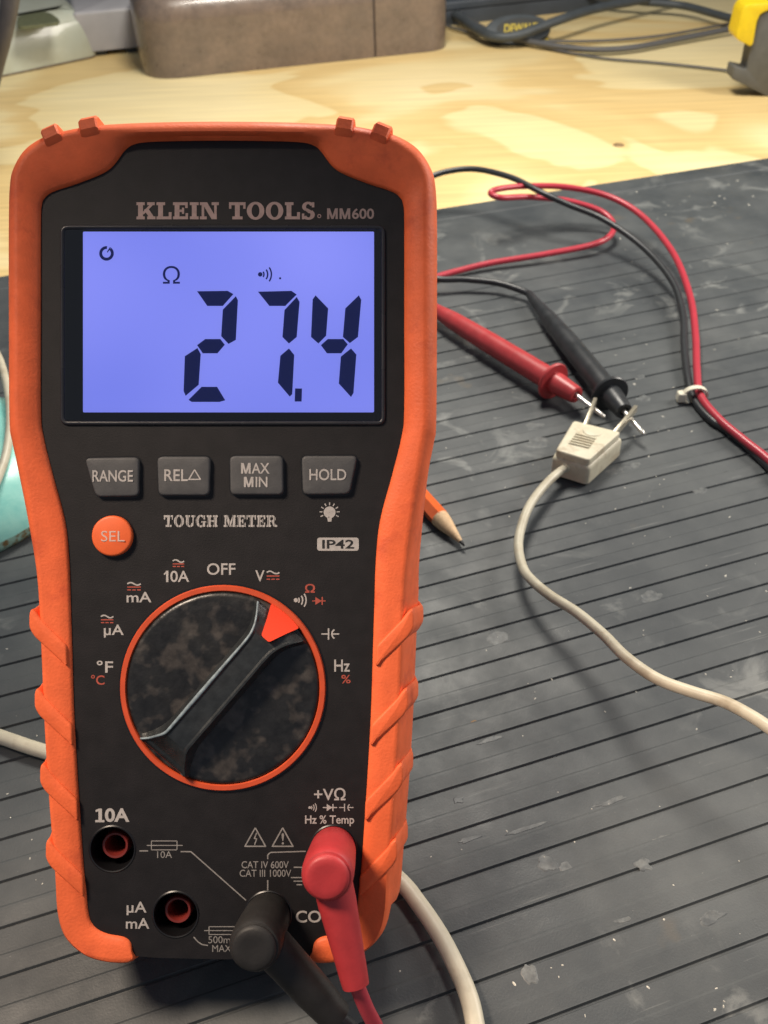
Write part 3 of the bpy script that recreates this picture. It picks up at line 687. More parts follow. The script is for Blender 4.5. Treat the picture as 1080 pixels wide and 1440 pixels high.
# --- dial legends
def acdc(x0, x1, y, h):
    # wavy line over a straight and a dashed line
    n = 14; pw = []
    for i in range(n):
        a, b = i / n, (i + 1) / n
        pw.append(line((x0 + (x1 - x0) * a, y + 1.8 * -math.sin(a * 6.28)), (x0 + (x1 - x0) * b, y + 1.8 * -math.sin(b * 6.28)), 2.0))
    flat('legend', [mp2(p) for p in pw], m_print, meter, 0.05)
    pr = [line((x0, y + h * .5), (x1, y + h * .5), 1.6)] + [line((x0 + (x1 - x0) * a, y + h * .95), (x0 + (x1 - x0) * b, y + h * .95), 1.6) for a, b in ((0, .27), (.37, .63), (.73, 1))]
    flat('legend', [mp2(p) for p in pr], m_print_red, meter, 0.05)
text('OFF', 291, 331, 792, 808.5, m_print); text('0A', 239.5, 266, 802.5, 818.5, m_print); flat('legend', [mp2(p) for p in [[(233.6, 802.5), (236.8, 802.5), (236.8, 818.5), (233.6, 818.5)], [(230.6, 806.5), (234, 802.8), (234, 806.2), (230.6, 809)]]], m_print, meter, 0.05); text('V', 359, 372, 802, 818, m_print)
acdc(243, 259, 789, 8); acdc(375, 393, 805, 10); text('mA', 178, 213, 832.5, 847, m_print); acdc(179, 198, 821, 9)
text('µA', 146, 174, 878.5, 896.5, m_print); acdc(142, 159.5, 867, 9)
text('Ω', 429, 443, 821, 833.5, m_print_red, bold=0.02)
flat('legend', [mp2(p) for p in sound(416, 844, 23)], m_print, meter, 0.05)
def diode(x0, x1, y, h, m, z=0.05):
    xm = (x0 + x1) / 2; flat('legend', [mp2(line((x0, y), (x1, y), h * .14)), mp2([(xm - h * .45, y - h / 2), (xm + h * .35, y), (xm - h * .45, y + h / 2)]), mp2(line((xm + h * .42, y - h / 2), (xm + h * .42, y + h / 2), h * .16))], m, meter, z)
diode(439, 458, 845, 11, m_print_red)
def capsym(x0, x1, y, h, m):
    xm = (x0 + x1) / 2; ps = [line((x0, y), (xm - 2.5, y), h * .12), line((xm - 2.5, y - h / 2), (xm - 2.5, y + h / 2), h * .13)]
    ps += arcpolys(xm + 2.2 + h * .45, y, h * .45, h * .13, 120, 240, n=8) + [line((xm + 2.2, y), (x1, y), h * .12)]
    flat('legend', [mp2(p) for p in ps], m, meter, 0.05)
capsym(452, 477, 891.5, 16, m_print)
text('Hz', 470, 492, 927.5, 944.5, m_print); text('%', 480, 493, 949, 961, m_print_red)
text('°F', 136, 159, 929, 946, m_print); text('°C', 128, 147, 949, 963, m_print_red)
# --- lower legends
text('0A', 147.5, 182, 1136.5, 1156, m_print, bold=0.03)
flat('legend', [mp2(p) for p in [[(138.5, 1137), (143.5, 1137), (143.5, 1156), (138.5, 1156)], [(134.5, 1139), (139, 1137), (139, 1140.5), (134.5, 1142)], [(134, 1153), (147, 1153), (147, 1156.2), (134, 1156.2)]]], m_print, meter, 0.05)
text('µA', 178, 206, 1268, 1287, m_print); text('mA', 177, 210, 1291, 1306, m_print)
def lines(pts, w_=1.7, m=m_print_dim): flat('legend', [mp2(line(a, b, w_)) for a, b in zip(pts, pts[1:])], m, meter, 0.05)
def fuse(x0, x1, y0, y1, l, r):
    flat('legend', [mp2(p) for p in [line((x0, y0), (x1, y0), 1.3), line((x0, y1), (x1, y1), 1.3), line((x0, y0), (x0, y1), 1.3), line((x1, y0), (x1, y1), 1.3), line((l, (y0 + y1) / 2), (r, (y0 + y1) / 2), 1.3)]], m_print_dim, meter, 0.05)
lines([(196, 1196.5), (208.5, 1196.5)]); fuse(213, 249, 1182.5, 1195, 206.5, 257); text('10A', 221, 242, 1197, 1206.5, m_print_dim, bold=0)
lines([(254, 1197.5), (268.5, 1197.5), (346, 1266)])
fuse(294, 331, 1303, 1314, 287, 336); text('500mA', 293, 334, 1316.5, 1326.5, m_print_dim, bold=0); text('MAX', 298.5, 325, 1329, 1338.5, m_print_dim, bold=0)
lines([(272.5, 1317.5), (278, 1324), (284, 1328), (292.5, 1329.5)])
text('+VΩ', 441.5, 486, 1108, 1125.5, m_print); flat('legend', [mp2(p) for p in sound(435.5, 1135.5, 15)], m_print, meter, 0.05)
diode(454, 474, 1135.5, 10, m_print); capsym(477, 497, 1135.5, 11, m_print)
text('Hz % Temp', 429, 498, 1146.5, 1162, m_print, bold=0.015)
for cx in (359, 397.5): flat('legend', [mp2(p) for p in tri_outline(cx, 1164, 1190, 14.5, 1.9)], m_print_dim, meter, 0.05)
text('!', 396, 399.5, 1171.5, 1187.5, m_print_dim, bold=0.01)
flat('legend', [mp2(p) for p in [line((361, 1171), (357.5, 1179.5), 1.6), line((357.5, 1178.5), (361.5, 1180), 1.6), line((361, 1179.5), (358, 1188), 1.6)]], m_print_dim, meter, 0.05)
lines([(376.5, 1208), (376.5, 1202), (380.5, 1198.6), (430, 1197.0)]); lines([(376.5, 1237.5), (376.5, 1252)])
text('CAT IV 600V', 339.7, 406, 1211, 1221, m_print_dim, bold=0.004); text('CAT III 1000V', 337, 409.5, 1223, 1233, m_print_dim, bold=0.004)
lines([(413, 1219.5), (425, 1219.5), (425, 1234)]); lines([(409, 1234), (428, 1234)]); lines([(413, 1239), (426, 1239)]); lines([(417, 1244), (425, 1244)])
text('COM', 416, 470, 1280.5, 1297.5, m_print, bold=0.015)

# --- dial
DC = P(314, 967); RA = math.radians(49.2); ta = Vector((math.cos(RA), math.sin(RA), 0)); na = Vector((math.sin(RA), -math.cos(RA), 0))
def DP(t, n_, z): return Vector((DC.x, DC.y, 0)) + ta * t * SC + na * n_ * SC + Vector((0, 0, z))
def revolve(prof, n=96):
    v = []; f = []
    for r, z in prof:
        for j in range(n): g = 2 * math.pi * j / n; v.append((DC.x + r * SC * math.cos(g), DC.y + r * SC * math.sin(g), z))
    for i in range(len(prof) - 1):
        for j in range(n): k = (j + 1) % n; f.append((i * n + j, i * n + k, (i + 1) * n + k, (i + 1) * n + j))
    return v, f, n
v, f, n_ = revolve([(147, 0.0), (147, 0.07), (144.2, 0.08)]); M('dial_gap', v, f, m_hole, meter)
v, f, n_ = revolve([(144.5, 0.0), (144.5, 0.45), (143, 0.8), (137, 0.8), (135.5, 0.5), (135.5, 0.0)]); ring_o = M('dial_ring', v, f, m_ring, meter, smooth=True, angle=40)
prof = [(135, 0.0), (134.5, 0.5), (132, 0.9), (128, 1.0), (100, 0.9), (60, 0.8), (20, 0.75)]
v, f, n_ = revolve(prof); f.append(tuple((len(prof) - 1) * n_ + j for j in range(n_))); dial = M('dial', v, f, m_dial, meter, smooth=True, angle=40)
# hour-glass grip across the dial: (t, half width at base, half width of the flat crest, height)
gp = [(-127, 46, 41, 2.2), (-124, 47, 41, 2.9), (-116, 41, 34, 3.4), (-104, 34.5, 27, 4.5), (-92, 30, 21, 5.3), (-76, 27.5, 20, 5.7), (-40, 27, 20, 5.9), (0, 27, 20, 6.0), (40, 27, 20, 5.9), (76, 27.5, 20, 5.7), (92, 30, 22, 5.3), (104, 35, 27, 4.4), (116, 43, 35, 3.6), (123, 48, 41, 2.6), (126, 49, 43, 2.2)]
def grip():
    g = catmull([Vector((a, b, c)) for a, b, c, d in gp], 4); hh = catmull([Vector((a, d, 0)) for a, b, c, d in gp], 4)
    v = []; f = []; crest = []
    for q, h_ in zip(g, hh):
        t, b, c = q; z = h_.y
        lim = math.sqrt(max(0, 133.5 ** 2 - t * t)); b = min(b, lim); c = min(c, b - 3)
        row = [(-b, 0.6), (-b + (b - c) * .25, z * .45), (-c - 1.2, z - .7), (-c + .5, z - .05), (-c + 3.2, z - .05), (-c + 6, z - .45), (c - 6, z - .45), (c - 3.2, z - .05), (c - .5, z - .05), (c + 1.2, z - .7), (b - (b - c) * .25, z * .45), (b, 0.6)]
        v += [DP(t, n_, zz) for n_, zz in row]; crest.append((t, -c + 1.4, z))
    n = 12; R_ = len(g)
    for i in range(R_ - 1):
        for j in range(n - 1): f.append((i * n + j, i * n + j + 1, (i + 1) * n + j + 1, (i + 1) * n + j))
        f.append((i * n, (i + 1) * n, (i + 1) * n + n - 1, i * n + n - 1))
    f.append(tuple(range(n))); f.append(tuple((R_ - 1) * n + j for j in range(n)))
    o = M('dial_grip', v, f, m_grip, dial, smooth=True, angle=38)
    # highlight along the left crest, painted as a pale strip
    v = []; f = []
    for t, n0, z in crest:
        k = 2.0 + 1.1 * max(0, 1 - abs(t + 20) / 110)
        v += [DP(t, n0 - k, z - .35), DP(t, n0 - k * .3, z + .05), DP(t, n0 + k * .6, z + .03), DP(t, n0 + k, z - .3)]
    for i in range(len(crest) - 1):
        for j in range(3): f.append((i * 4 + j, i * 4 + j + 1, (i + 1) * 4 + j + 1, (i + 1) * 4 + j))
    M('crest_highlight', v, f, m_edge, dial, smooth=True)
grip()
tri = [DP(a, b, 0) for a, b in [(137, -25), (134, 0), (137, 25), (126, 20), (101, 8), (97, 5), (96, 0), (97, -5), (101, -8), (126, -20)]]
arcp = [DP(137 * math.cos(math.radians(a)), 137 * math.sin(math.radians(a)), 0) for a in (-11, -5, 0, 5, 11)]
poly = rounded([Vector(p[:2]) for p in arcp + [DP(118, 17, 0), DP(97, 7, 0), DP(97, -7, 0), DP(118, -17, 0)]], 0.5, 3)
tp = [Vector(p[:2]) for p in poly]
# pointer slopes up over the grip's end
def ptr():
    pl = ccw(tp); v = []; f = []; N = len(pl)
    for z in (0, 1):
        for p in pl:
            r = ((p.x - DC.x) * ta.x + (p.y - DC.y) * ta.y) / SC
            top = 1.2 + max(0, (137 - r)) / 40 * 5.0
            v.append(Vector((p.x, p.y, 0.4 if z == 0 else top)))
    f = [(j, (j + 1) % N, N + (j + 1) % N, N + j) for j in range(N)] + [tuple(N + j for j in range(N))]
    M('pointer', v, f, m_ptr, dial)
ptr()

# ================================================================== TEST LEADS
def elbow(rt, base, top, armend, m, cab, cabr, cable_pts, armr=(4.4, 4.3, 3.5, 2.95), wz=12.5):
    """right-angle banana plug seated in the meter; world mm"""
    b0 = L2W(base); b1 = L2W(top); Lg = (b1 - b0).length
    prof = [(-6, 2.9), (-0.5, 2.9), (-0.4, 5.0), (1.5, 5.3), (Lg * .5, 5.65), (Lg - 4.2, 5.7), (Lg - 2.4, 5.55), (Lg - 1.7, 5.2), (Lg - 1.55, 4.75), (Lg - 1.2, 4.75), (Lg - .9, 4.85), (Lg - .35, 4.6), (Lg - .05, 4.0), (Lg, 2.8), (Lg - .1, 1.0)]
    v, f = lathe(b0, b1, prof, 40); M('banana_plug', v, f, m, rt, smooth=True, angle=40)
    a0 = b0.lerp(b1, wz / Lg); a1 = L2W(armend)
    v, f = tube([a0, a0.lerp(a1, .3), a0.lerp(a1, .7), a1], list(armr), 28, 6); M('strain_relief', v, f, m, rt, smooth=True, angle=50)
    v, f = tube([a1.lerp(a0, 0.05)] + cable_pts, cabr, 16, 8); M('cable', v, f, cab, rt, smooth=True, angle=50)
base_r = P(469, 1193); top_r = P(459, 1236, 20); arm_r = P(500.5, 1386, 14.5)
red = root('red_test_lead', L2W(base_r), 'red test lead plugged into the right socket, its probe lying behind the meter', 'test lead')
end_r = L2W(arm_r)
cr_ = [L2W(P(515, 1418, 12)), L2W(P(531, 1450, 9)), L2W(P(548, 1500, 1)), B(590, 1640, 6), Vector((45, 48, 3)), Vector((130, 30, 2.5)), Vector((225, 90, 2.5)), Vector((275, 190, 3)), Vector((262, 268, 4)), B(1200, 740, 4)]
elbow(red, base_r, top_r, arm_r, m_redplug, m_redcable, 1.72, cr_)
base_b = P(377, 1286); top_b = P(355.5, 1336, 20); arm_b = P(474, 1431, 9)
blk = root('black_test_lead', L2W(base_b), 'black test lead plugged into the lower middle socket, its probe lying by the white plug', 'test lead')
cb_ = [L2W(P(500, 1452, 6)), L2W(P(540, 1500, 0)), B(640, 1640, 5), Vector((50, 60, 3)), Vector((128, 40, 2.5)), Vector((215, 98, 2.5)), Vector((268, 190, 2.5)), Vector((258, 262, 2.5)), B(1200, 752, 2)]
elbow(blk, base_b, top_b, arm_b, m_blackplug, m_blackcable, 1.72, cb_, armr=(4.6, 4.5, 4.2, 3.6), wz=11)

def Bz(l): return [B(*q) for q in l]
CR = 1.75
# returning part of the leads: from the right edge, through the tie, around the loops to the probes
red_path = Bz([(1200, 740, 4), (1125, 690, 4), (1080, 646, 4), (1045, 618, 4), (1010, 588, 4), (985, 556, 4), (980, 520, 5), (978, 470, 6), (970, 415, 8), (946, 355, 11), (903, 304, 15), (855, 276, 19), (795, 263, 23), (735, 262, 26), (700, 266, 28), (690, 272, 27), (705, 278, 26), (745, 277, 22), (800, 283, 17), (848, 299, 12), (863, 322, 8), (840, 342, 6), (770, 357, 5), (690, 370, 4), (640, 382, 3), (600, 392, 3), (560, 392, 4), (545, 374, 6), (556, 362, 8)])
blk_path = Bz([(1200, 752, 2), (1125, 700, 2), (1075, 650, 2), (1030, 610, 2), (1000, 590, 2), (977, 563, 2), (967, 530, 3), (962, 485, 4), (960, 440, 6), (945, 395, 9), (905, 348, 13), (850, 309, 18), (800, 288, 22), (760, 270, 26), (720, 250, 28), (670, 238, 27), (630, 241, 25), (600, 252, 22), (570, 275, 18), (540, 310, 14), (540, 350, 12), (570, 378, 10), (612, 392, 8), (655, 393, 7), (700, 398, 6), (735, 409, 5), (746, 415, 5)])
v, f = tube(blk_path, CR, 14, 8); M('cable', v, f, m_blackcable, blk, smooth=True)
def probe(rt, tail, tip_end, needle_end, body_r0, body_r1, m, mt, coneR=(5.0, 3.9)):
    """tail -> guard -> cone end, then the needle"""
    tail = Vector(tail); ce = Vector(tip_end); d = (ce - tail); Lg = d.length
    gpos = Lg - 15.5
    prof = [(0, body_r0 * .8), (1, body_r0), (18, body_r0 + .9), (30, body_r0 + 1.9), (gpos * .55, body_r1 * .97), (gpos - 1.2, body_r1)]
    v, f = lathe(tail, ce, prof, 32); M('probe_handle', v, f, m, rt, smooth=True, angle=40)
    v, f = lathe(tail, ce, [(gpos - 1.3, body_r1), (gpos - .9, 7.6), (gpos - .3, 8.6), (gpos + .5, 8.7), (gpos + 1.1, 8.3), (gpos + 1.3, coneR[0])], 36); M('finger_guard', v, f, m, rt, smooth=True, angle=35)
    v, f = lathe(tail, ce, [(gpos + 1.2, coneR[0]), (gpos + 4, coneR[0] - .1), (Lg - 1, coneR[1]), (Lg - .2, coneR[1] - .25), (Lg, coneR[1] - .7), (Lg - .05, 2.0), (Lg - 2.0, 1.7)], 28); M('probe_nose', v, f, m, rt, smooth=True, angle=40)
    nd = (Vector(needle_end) - ce).length
    v, f = lathe(ce - (Vector(needle_end) - ce).normalized() * 3, needle_end, [(0, 1.0), (nd - .5, 1.0), (nd + 1.5, .9), (nd + 2.6, .5), (nd + 3, .12)], 16); M('probe_tip', v, f, mt, rt, smooth=True, angle=50)
m_tipm = mat('nickel_tip', (0.75, 0.73, 0.68), 0.3, metal=0.85)
tail_b = B(743, 412, 5.0); ce_b = B(878, 579, 8.2); nb_ = B(906, 611, 6.2)
probe(blk, tail_b, ce_b, nb_, 2.0, 5.3, m_black, m_tipm)
ce_r = B(811, 556, 9.0); gr = B(768, 528, 9.4); dirr = (gr - ce_r); tail_r = ce_r + dirr.normalized() * 118; tail_r.z = 7
nr_ = B(851, 587, 7.0)
probe(red, tail_r, ce_r, nr_, 2.6, 5.2, m_red, m_tipm)
rp = red_path[:-2] + [tail_r + (tail_r - ce_r).normalized() * 16 + Vector((0, 14, 0)), tail_r + (tail_r - ce_r).normalized() * 3, tail_r + (ce_r - tail_r).normalized() * 2]
v, f = tube(rp, CR, 14, 8); M('cable', v, f, m_redcable, red, smooth=True)

# cable tie
def tie():
    c = B(977, 556, 3.2); ax = (B(1000, 585, 3) - B(972, 530, 3)).normalized(); up = Vector((0, 0, 1)); sd = ax.cross(up).normalized()
    rt = root('cable_tie', c - Vector((0, 0, 3)), 'small white cable tie binding the red and black leads together', 'cable tie')
    v = []; f = []; n = 40; ri = 1.0
    for j in range(n):
        g = 2 * math.pi * j / n; d = sd * math.cos(g) * 5.0 + up * math.sin(g) * 3.9
        for (ra, aa) in ((1.0, -1.3), (1.18, -1.3), (1.18, 1.3), (1.0, 1.3)): v.append(c + d * ra + ax * aa)
    for j in range(n):
        k = (j + 1) % n
        for q in range(4): f.append((j * 4 + q, k * 4 + q, k * 4 + (q + 1) % 4, j * 4 + (q + 1) % 4))
    M('strap', v, f, m_tie, rt, smooth=True, angle=50)
    hc = c - sd * 6.0 + up * -0.2
    if (c - sd * 6).x > c.x: hc = c + sd * 6.0 + up * -0.2
    def fr(x, y, z): return hc + ax * x + sd * y + up * (z - 2)
    v, f = slab(rounded([(-2.0, -1.9), (2.0, -1.9), (2.0, 1.9), (-2.0, 1.9)], .6, 3), 0, 4.2, .6, 3, fr); M('tie_head', v, f, m_tie, rt, smooth=True, angle=50)
tie()

# ================================================================== WHITE TWO-PIN PLUG
def plug():
    base = B(828, 640, 0)
    rt = root('two_pin_plug_cord', (base.x, base.y, 0), 'cream two pin mains plug with thin cord curving away right', 'plug')
    T = [B(806, 589, 13.5), B(875, 606, 13.5), B(829, 647, 13.5), B(780, 632, 13.5)]
    poly = [Vector(p[:2]) for p in T]
    # lower moulding, fuller and rounded
    v, f = slab(rounded(offset(ccw(poly), -0.7), 2.2, 6), 1.5, 10.2, 2.0, 5); lo = M('plug_body', v, f, m_cream, rt, smooth=True, angle=50)
    v, f = slab(rounded(offset(ccw(poly), 0.3), 1.6, 6), 9.6, 13.2, 0.8, 4); hi = M('plug_cap', v, f, m_cream, rt, smooth=True, angle=50)
    ux = (T[1] - T[0]).normalized(); uy = (T[0] - T[3]); uy.z = 0; uy = (uy - ux * uy.dot(ux)).normalized()
    cen = sum(T, Vector()) / 4
    dc = B(833, 607, 13.2); v, f = slab([(math.cos(a / 24 * 6.2832) * 4.0, math.sin(a / 24 * 6.2832) * 3.3) for a in range(24)], 0.0, .25, .2, 2, lambda x, y, z: dc + ux * x + uy * y + Vector((0, 0, z))); M('dimple', v, f, m_cream, rt, smooth=True, angle=50)
    pt = [B(x, y, 13.2) for x, y in ((811, 608.5), (839, 616), (828, 631.5), (799, 624.5))]
    mr_ = mat('groove_shade', (0.30, 0.255, 0.17), 0.6, var=.2, vscale=400)  # darker colour stands in for the shade in the grooves between ridges
    v, f = slab([tuple(p[:2]) for p in pt], 13.0, 13.24); M('groove_shade_patch', v, f, mr_, hi if False else rt)
    for i in range(5):
        t = (i + .5) / 5; a = pt[0].lerp(pt[3], t); b = pt[1].lerp(pt[2], t)
        d = (b - a).normalized(); q = d.cross(Vector((0, 0, 1))) * .42
        M('grip_ridge', [a - q, b - q, b + q, a + q] + [p + Vector((0, 0, .42)) for p in (a - q * .6, b - q * .6, b + q * .6, a + q * .6)], [(4, 5, 6, 7), (0, 1, 5, 4), (1, 2, 6, 5), (2, 3, 7, 6), (3, 0, 4, 7)], m_cream, rt)
    # prongs
    mp_ = mat('brass_prong', (0.50, 0.46, 0.36), 0.35, metal=0.8, var=0.1)
    for (a, b) in (((824, 592), (837, 563)), ((866, 604), (894, 574))):
        p0 = B(a[0], a[1] + 4, 9.5); p1 = B(b[0], b[1], 10.6); d = (p1 - p0).normalized(); sd = d.cross(Vector((0, 0, 1))).normalized(); up = sd.cross(d)
        L_ = (p1 - p0).length
        v, f = slab(rounded([(-3, -.75), (L_, -.75), (L_, .75), (-3, .75)], .3, 3), -1.6, 1.6, .15, 2, lambda x, y, z: p0 + d * x + sd * y + up * z); M('prong', v, f, mp_, rt, smooth=True, angle=40)
    # cord
    pts = [B(806, 645, 6.5), B(797, 656, 6.5), B(781, 668, 7), B(763, 686, 7.5), B(745, 711, 8), B(734, 738, 8), B(729, 768, 8), B(736, 800, 9), B(752, 820, 11), B(776, 839, 13), B(812, 862, 16), B(849, 893, 19), B(880, 924, 22), B(923, 954, 25), B(970, 972, 28), B(1018, 987, 31), B(1055, 1006, 34), B(1085, 1026, 36), B(1130, 1060, 36), B(1220, 1140, 32), B(1400, 1300, 20)]
    v, f = tube(pts, [1.75] * len(pts), 16, 8); M('cord', v, f, m_cord, rt, smooth=True)
    v, f = tube([B(812, 640, 7), B(800, 653, 6.6), B(793, 659, 6.6)], [2.8, 2.5, 2.1], 16, 4); M('cord_collar', v, f, m_cream, rt, smooth=True, angle=50)
plug()

# flat twin cord passing under the meter
def twin():
    pts = [B(-260, 960, 2.4), B(-120, 995, 2.4), B(0, 1036, 2.4), B(60, 1056, 2.4), B(150, 1080, 2.3), B(280, 1110, 2.3), B(420, 1150, 2.3), B(505, 1190, 2.4), B(562, 1238, 2.6), B(589, 1271, 3), B(618, 1314, 3.4), B(641, 1358, 3.8), B(659, 1401, 4.2), B(668, 1440, 4.4), B(676, 1500, 4), B(672, 1600, 3), Vector((-5, 20, 2)), Vector((-60, -60, 2)), Vector((-150, -140, 2)), Vector((-320, -190, 2))]
    rt = root('flat_cord', (pts[5].x, pts[5].y, 0), 'flat cream cord running under the meter and out at its lower right', 'cord')
    v, f = tube(pts, [1.75] * len(pts), 20, 8, flat=1.35); M('jacket', v, f, m_cord, rt, smooth=True, angle=60)
twin()
pts = Bz([(-90, 470, 4), (-40, 470, 10), (-8, 492, 20), (7, 530, 26), (14, 575, 29), (12, 620, 28), (2, 660, 26), (-20, 700, 26), (-70, 740, 28), (-160, 760, 14)])
v, f = tube(pts, 1.7, 14, 8); o = M('thin_cord', v, f, m_cord, None, smooth=True); prop(o, 'thin beige cord looping over the teal object at the left edge', 'cord')

# pencil
def pencil():
    tip = B(653, 767, 2.6); b0 = B(600, 708, 4.0); ax = (b0 - tip).normalized()
    rt = root('pencil', (tip.x, tip.y, 0), 'orange painted pencil with sharpened tip poking out behind the meter', 'pencil')
    Lg = 120; x = ax.orthogonal().normalized()
    def hexl(prof, n):
        return lathe(tip, tip + ax, prof, n)
    v, f = hexl([(16.5, 3.6), (17.5, 3.75), (Lg, 3.75)], 6); M('barrel', v, f, m_pencil, rt)
    v, f = hexl([(2.2, .75), (14, 3.3), (17.3, 3.66)], 24); M('sharpened_cone', v, f, m_pwood, rt, smooth=True, angle=60)
    v, f = hexl([(0, .35), (.4, .55), (2.4, .82)], 16); M('lead', v, f, m_lead, rt, smooth=True, angle=60)
pencil()

# teal object
def teal():
    c = B(-60, 690, 0)
    rt = root('teal_enamel_dish', (c.x, c.y, 0), 'rounded teal enamel object with a chipped brown rim at the left edge', 'enamel dish')
    pr = [(0.3, 48), (1.0, 50.0), (3.5, 51), (6, 51.2)]
    v, f = lathe(c + Vector((0, 0, 0)), c + Vector((0, 0, 1)), pr, 48); M('rim', v, f, m_rustband, rt, smooth=True, angle=60)
    pr = [(5.9, 51.2), (9, 50.4), (14, 47.5), (19, 42.5), (23, 35), (25.5, 24), (26.5, 12), (26.8, 2)]
    v, f = lathe(c + Vector((0, 0, 0)), c + Vector((0, 0, 1)), pr, 48); M('dome', v, f, m_teal, rt, smooth=True, angle=60)
teal()

# ================================================================== BACKGROUND
Z0 = -3.0
def boxframe(origin_, ang):
    ca, sa = math.cos(ang), math.sin(ang)
    return lambda x, y, z: Vector((origin_.x + x * ca - y * sa, origin_.y + x * sa + y * ca, z))
# brown cast box
def brown():
    a = B(237, 112, Z0); b = B(632, 70, Z0); d = b - a; ang = math.atan2(d.y, d.x); Lg = d.length
    fr = boxframe(a, ang)
    rt = root('brown_cast_case', (a.x, a.y, Z0), 'long brown hammered metal case with rounded edges standing on the plywood', 'metal case')
    split = ((B(527, 80, Z0) - a).length)
    hgt = 68; dp = 110
    def part(x0, x1, rl, rr, name):
        poly = rounded([(x0, 0), (x1, 0), (x1, dp), (x0, dp)], [rl, rr, rr, rl], 8)
        v, f = slab(poly, Z0 + .2, Z0 + hgt, 23, 9, fr); return M(name, v, f, m_brown, rt, smooth=True, angle=60)
    part(-20, split - .8, 36, 1.0, 'case_body'); part(split + .8, Lg + 2, 1.0, 24, 'case_end')
    v, f = slab(rounded([(split - 3, 1.2), (split + 3, 1.2), (split + 3, dp - 1.2), (split - 3, dp - 1.2)], 1, 3), Z0 + .2, Z0 + hgt - 1.2, 21, 7, fr); M('seam', v, f, m_seam, rt)
brown()
# grey block and plate, cream base at upper left
def greyblock():
    a = B(128, 81, Z0); b = B(204, 73, Z0); d = b - a; ang = math.atan2(d.y, d.x); fr = boxframe(a, ang)
    rt = root('pale_grey_box', (a.x, a.y, Z0), 'pale grey box standing between the cream base and the brown case', 'box')
    v, f = slab(rounded([(-8, 0), (d.length, 0), (d.length, 70), (-8, 70)], 3, 3), Z0 + 5, Z0 + 39, 3, 3, fr); M('box_body', v, f, m_greyblock, rt, smooth=True, angle=50)
    for x in (10, d.length - 12):
        v, f = slab([(x - 5, 4), (x + 5, 4), (x + 5, 14), (x - 5, 14)], Z0, Z0 + 5, 0, 1, fr); M('foot', v, f, m_dark, rt)
    a = B(204, 82, Z0 + 0); pts = [(196, 24), (212, 33), (224, 47), (232, 112), (212, 92), (203, 80)]
    y0 = B(204, 84, Z0).y
    def onplane(px, py):
        r = ray(px, py); t = y0 / r.y; return CAM + r * t
    q = [onplane(*p) for p in pts]; lo = min(p.z for p in q)
    q = [Vector((p.x, p.y + (p.x - q[0].x) * -1.4, p.z - lo + Z0 if i > 2 else p.z - lo + Z0)) for i, p in enumerate(q)]
    nn = Vector((.8, .6, 0)) * 4
    v = q + [p + nn for p in q]; n = len(q); f = [tuple(range(n)), tuple(range(n, 2 * n))[::-1]] + [(i, (i + 1) % n, n + (i + 1) % n, n + i) for i in range(n)]
    o = M('grey_metal_plate', v, f, m_greyplate); prop(o, 'grey metal plate standing against the left end of the brown case', 'metal plate')
greyblock()
def creambase():
    a = B(-60, 122, Z0); b = B(139, 80, Z0); d = b - a; ang = math.atan2(d.y, d.x); Lg = d.length; fr = boxframe(a, ang)
    rt = root('cream_machine_base', (a.x, a.y, Z0), 'cream enamelled machine base with a chipped lower edge at upper left', 'machine base')
    levels = [(0, 0), (1.5, -.4), (18, 2), (31, 4.5), (36, 7), (39, 11), (41, 17), (42, 26)]
    bk = B(60, -45, Z0 + 40) - a; ca, sa = math.cos(ang), math.sin(ang); bx, by = bk.x * ca + bk.y * sa, -bk.x * sa + bk.y * ca
    poly = rounded([(-60, 0), (Lg, 0), (bx, by), (-60, by)], [2, 12, 20, 2], 8)
    v = []; f = []; N = len(poly)
    for z, o_ in levels:
        for p in offset(ccw(poly), o_): v.append(fr(p.x, p.y, Z0 + z))
    for i in range(len(levels) - 1):
        for j in range(N): k = (j + 1) % N; f.append((i * N + j, i * N + k, (i + 1) * N + k, (i + 1) * N + j))
    f.append(tuple((len(levels) - 1) * N + j for j in range(N)))
    M('base_casting', v, f, m_whitecast, rt, smooth=True, angle=60)
    pl = offset(ccw(poly), -.5); v = [fr(p.x, p.y, z) for z in (Z0 + .1, Z0 + 1.8) for p in pl]; M('chipped_edge', v, [(j, (j + 1) % N, N + (j + 1) % N, N + j) for j in range(N)] + [tuple(N + j for j in range(N))], m_chip, rt)
    sl = rounded([tuple(B(x, y, Z0 + 43)[:2]) for x, y in [(24, 22), (62, 15), (72, 18), (84, 27), (80, 31), (24, 37)]], 6, 4)
    v, f = slab(sl, Z0 + 40, Z0 + 42.6, .3, 2); M('slot', v, f, m_olive, rt)
creambase()
# gooseneck at the left edge
g0 = B(-30, 235, Z0); pts = [g0, g0 + Vector((2, 4, 12))]
def onY(px, py, y): r = ray(px, py); return CAM + r * (y / r.y)
yy = g0.y - 20
pts = [onY(-30, 220, yy + 10), onY(-18, 150, yy), onY(-6, 95, yy), onY(5, 50, yy), onY(14, 0, yy + 4), onY(19, -60, yy + 10), onY(20, -160, yy + 20)]
pts[0].z = max(pts[0].z, Z0 + 4)
v, f = tube(pts, [4.6, 4.8, 5.0, 5.4, 5.8, 6.0, 6.0], 16, 6); rt_g = M('lamp_arm', v, f, m_goose, None, smooth=True); prop(rt_g, 'dark curved lamp arm rising at the upper left edge', 'lamp arm')

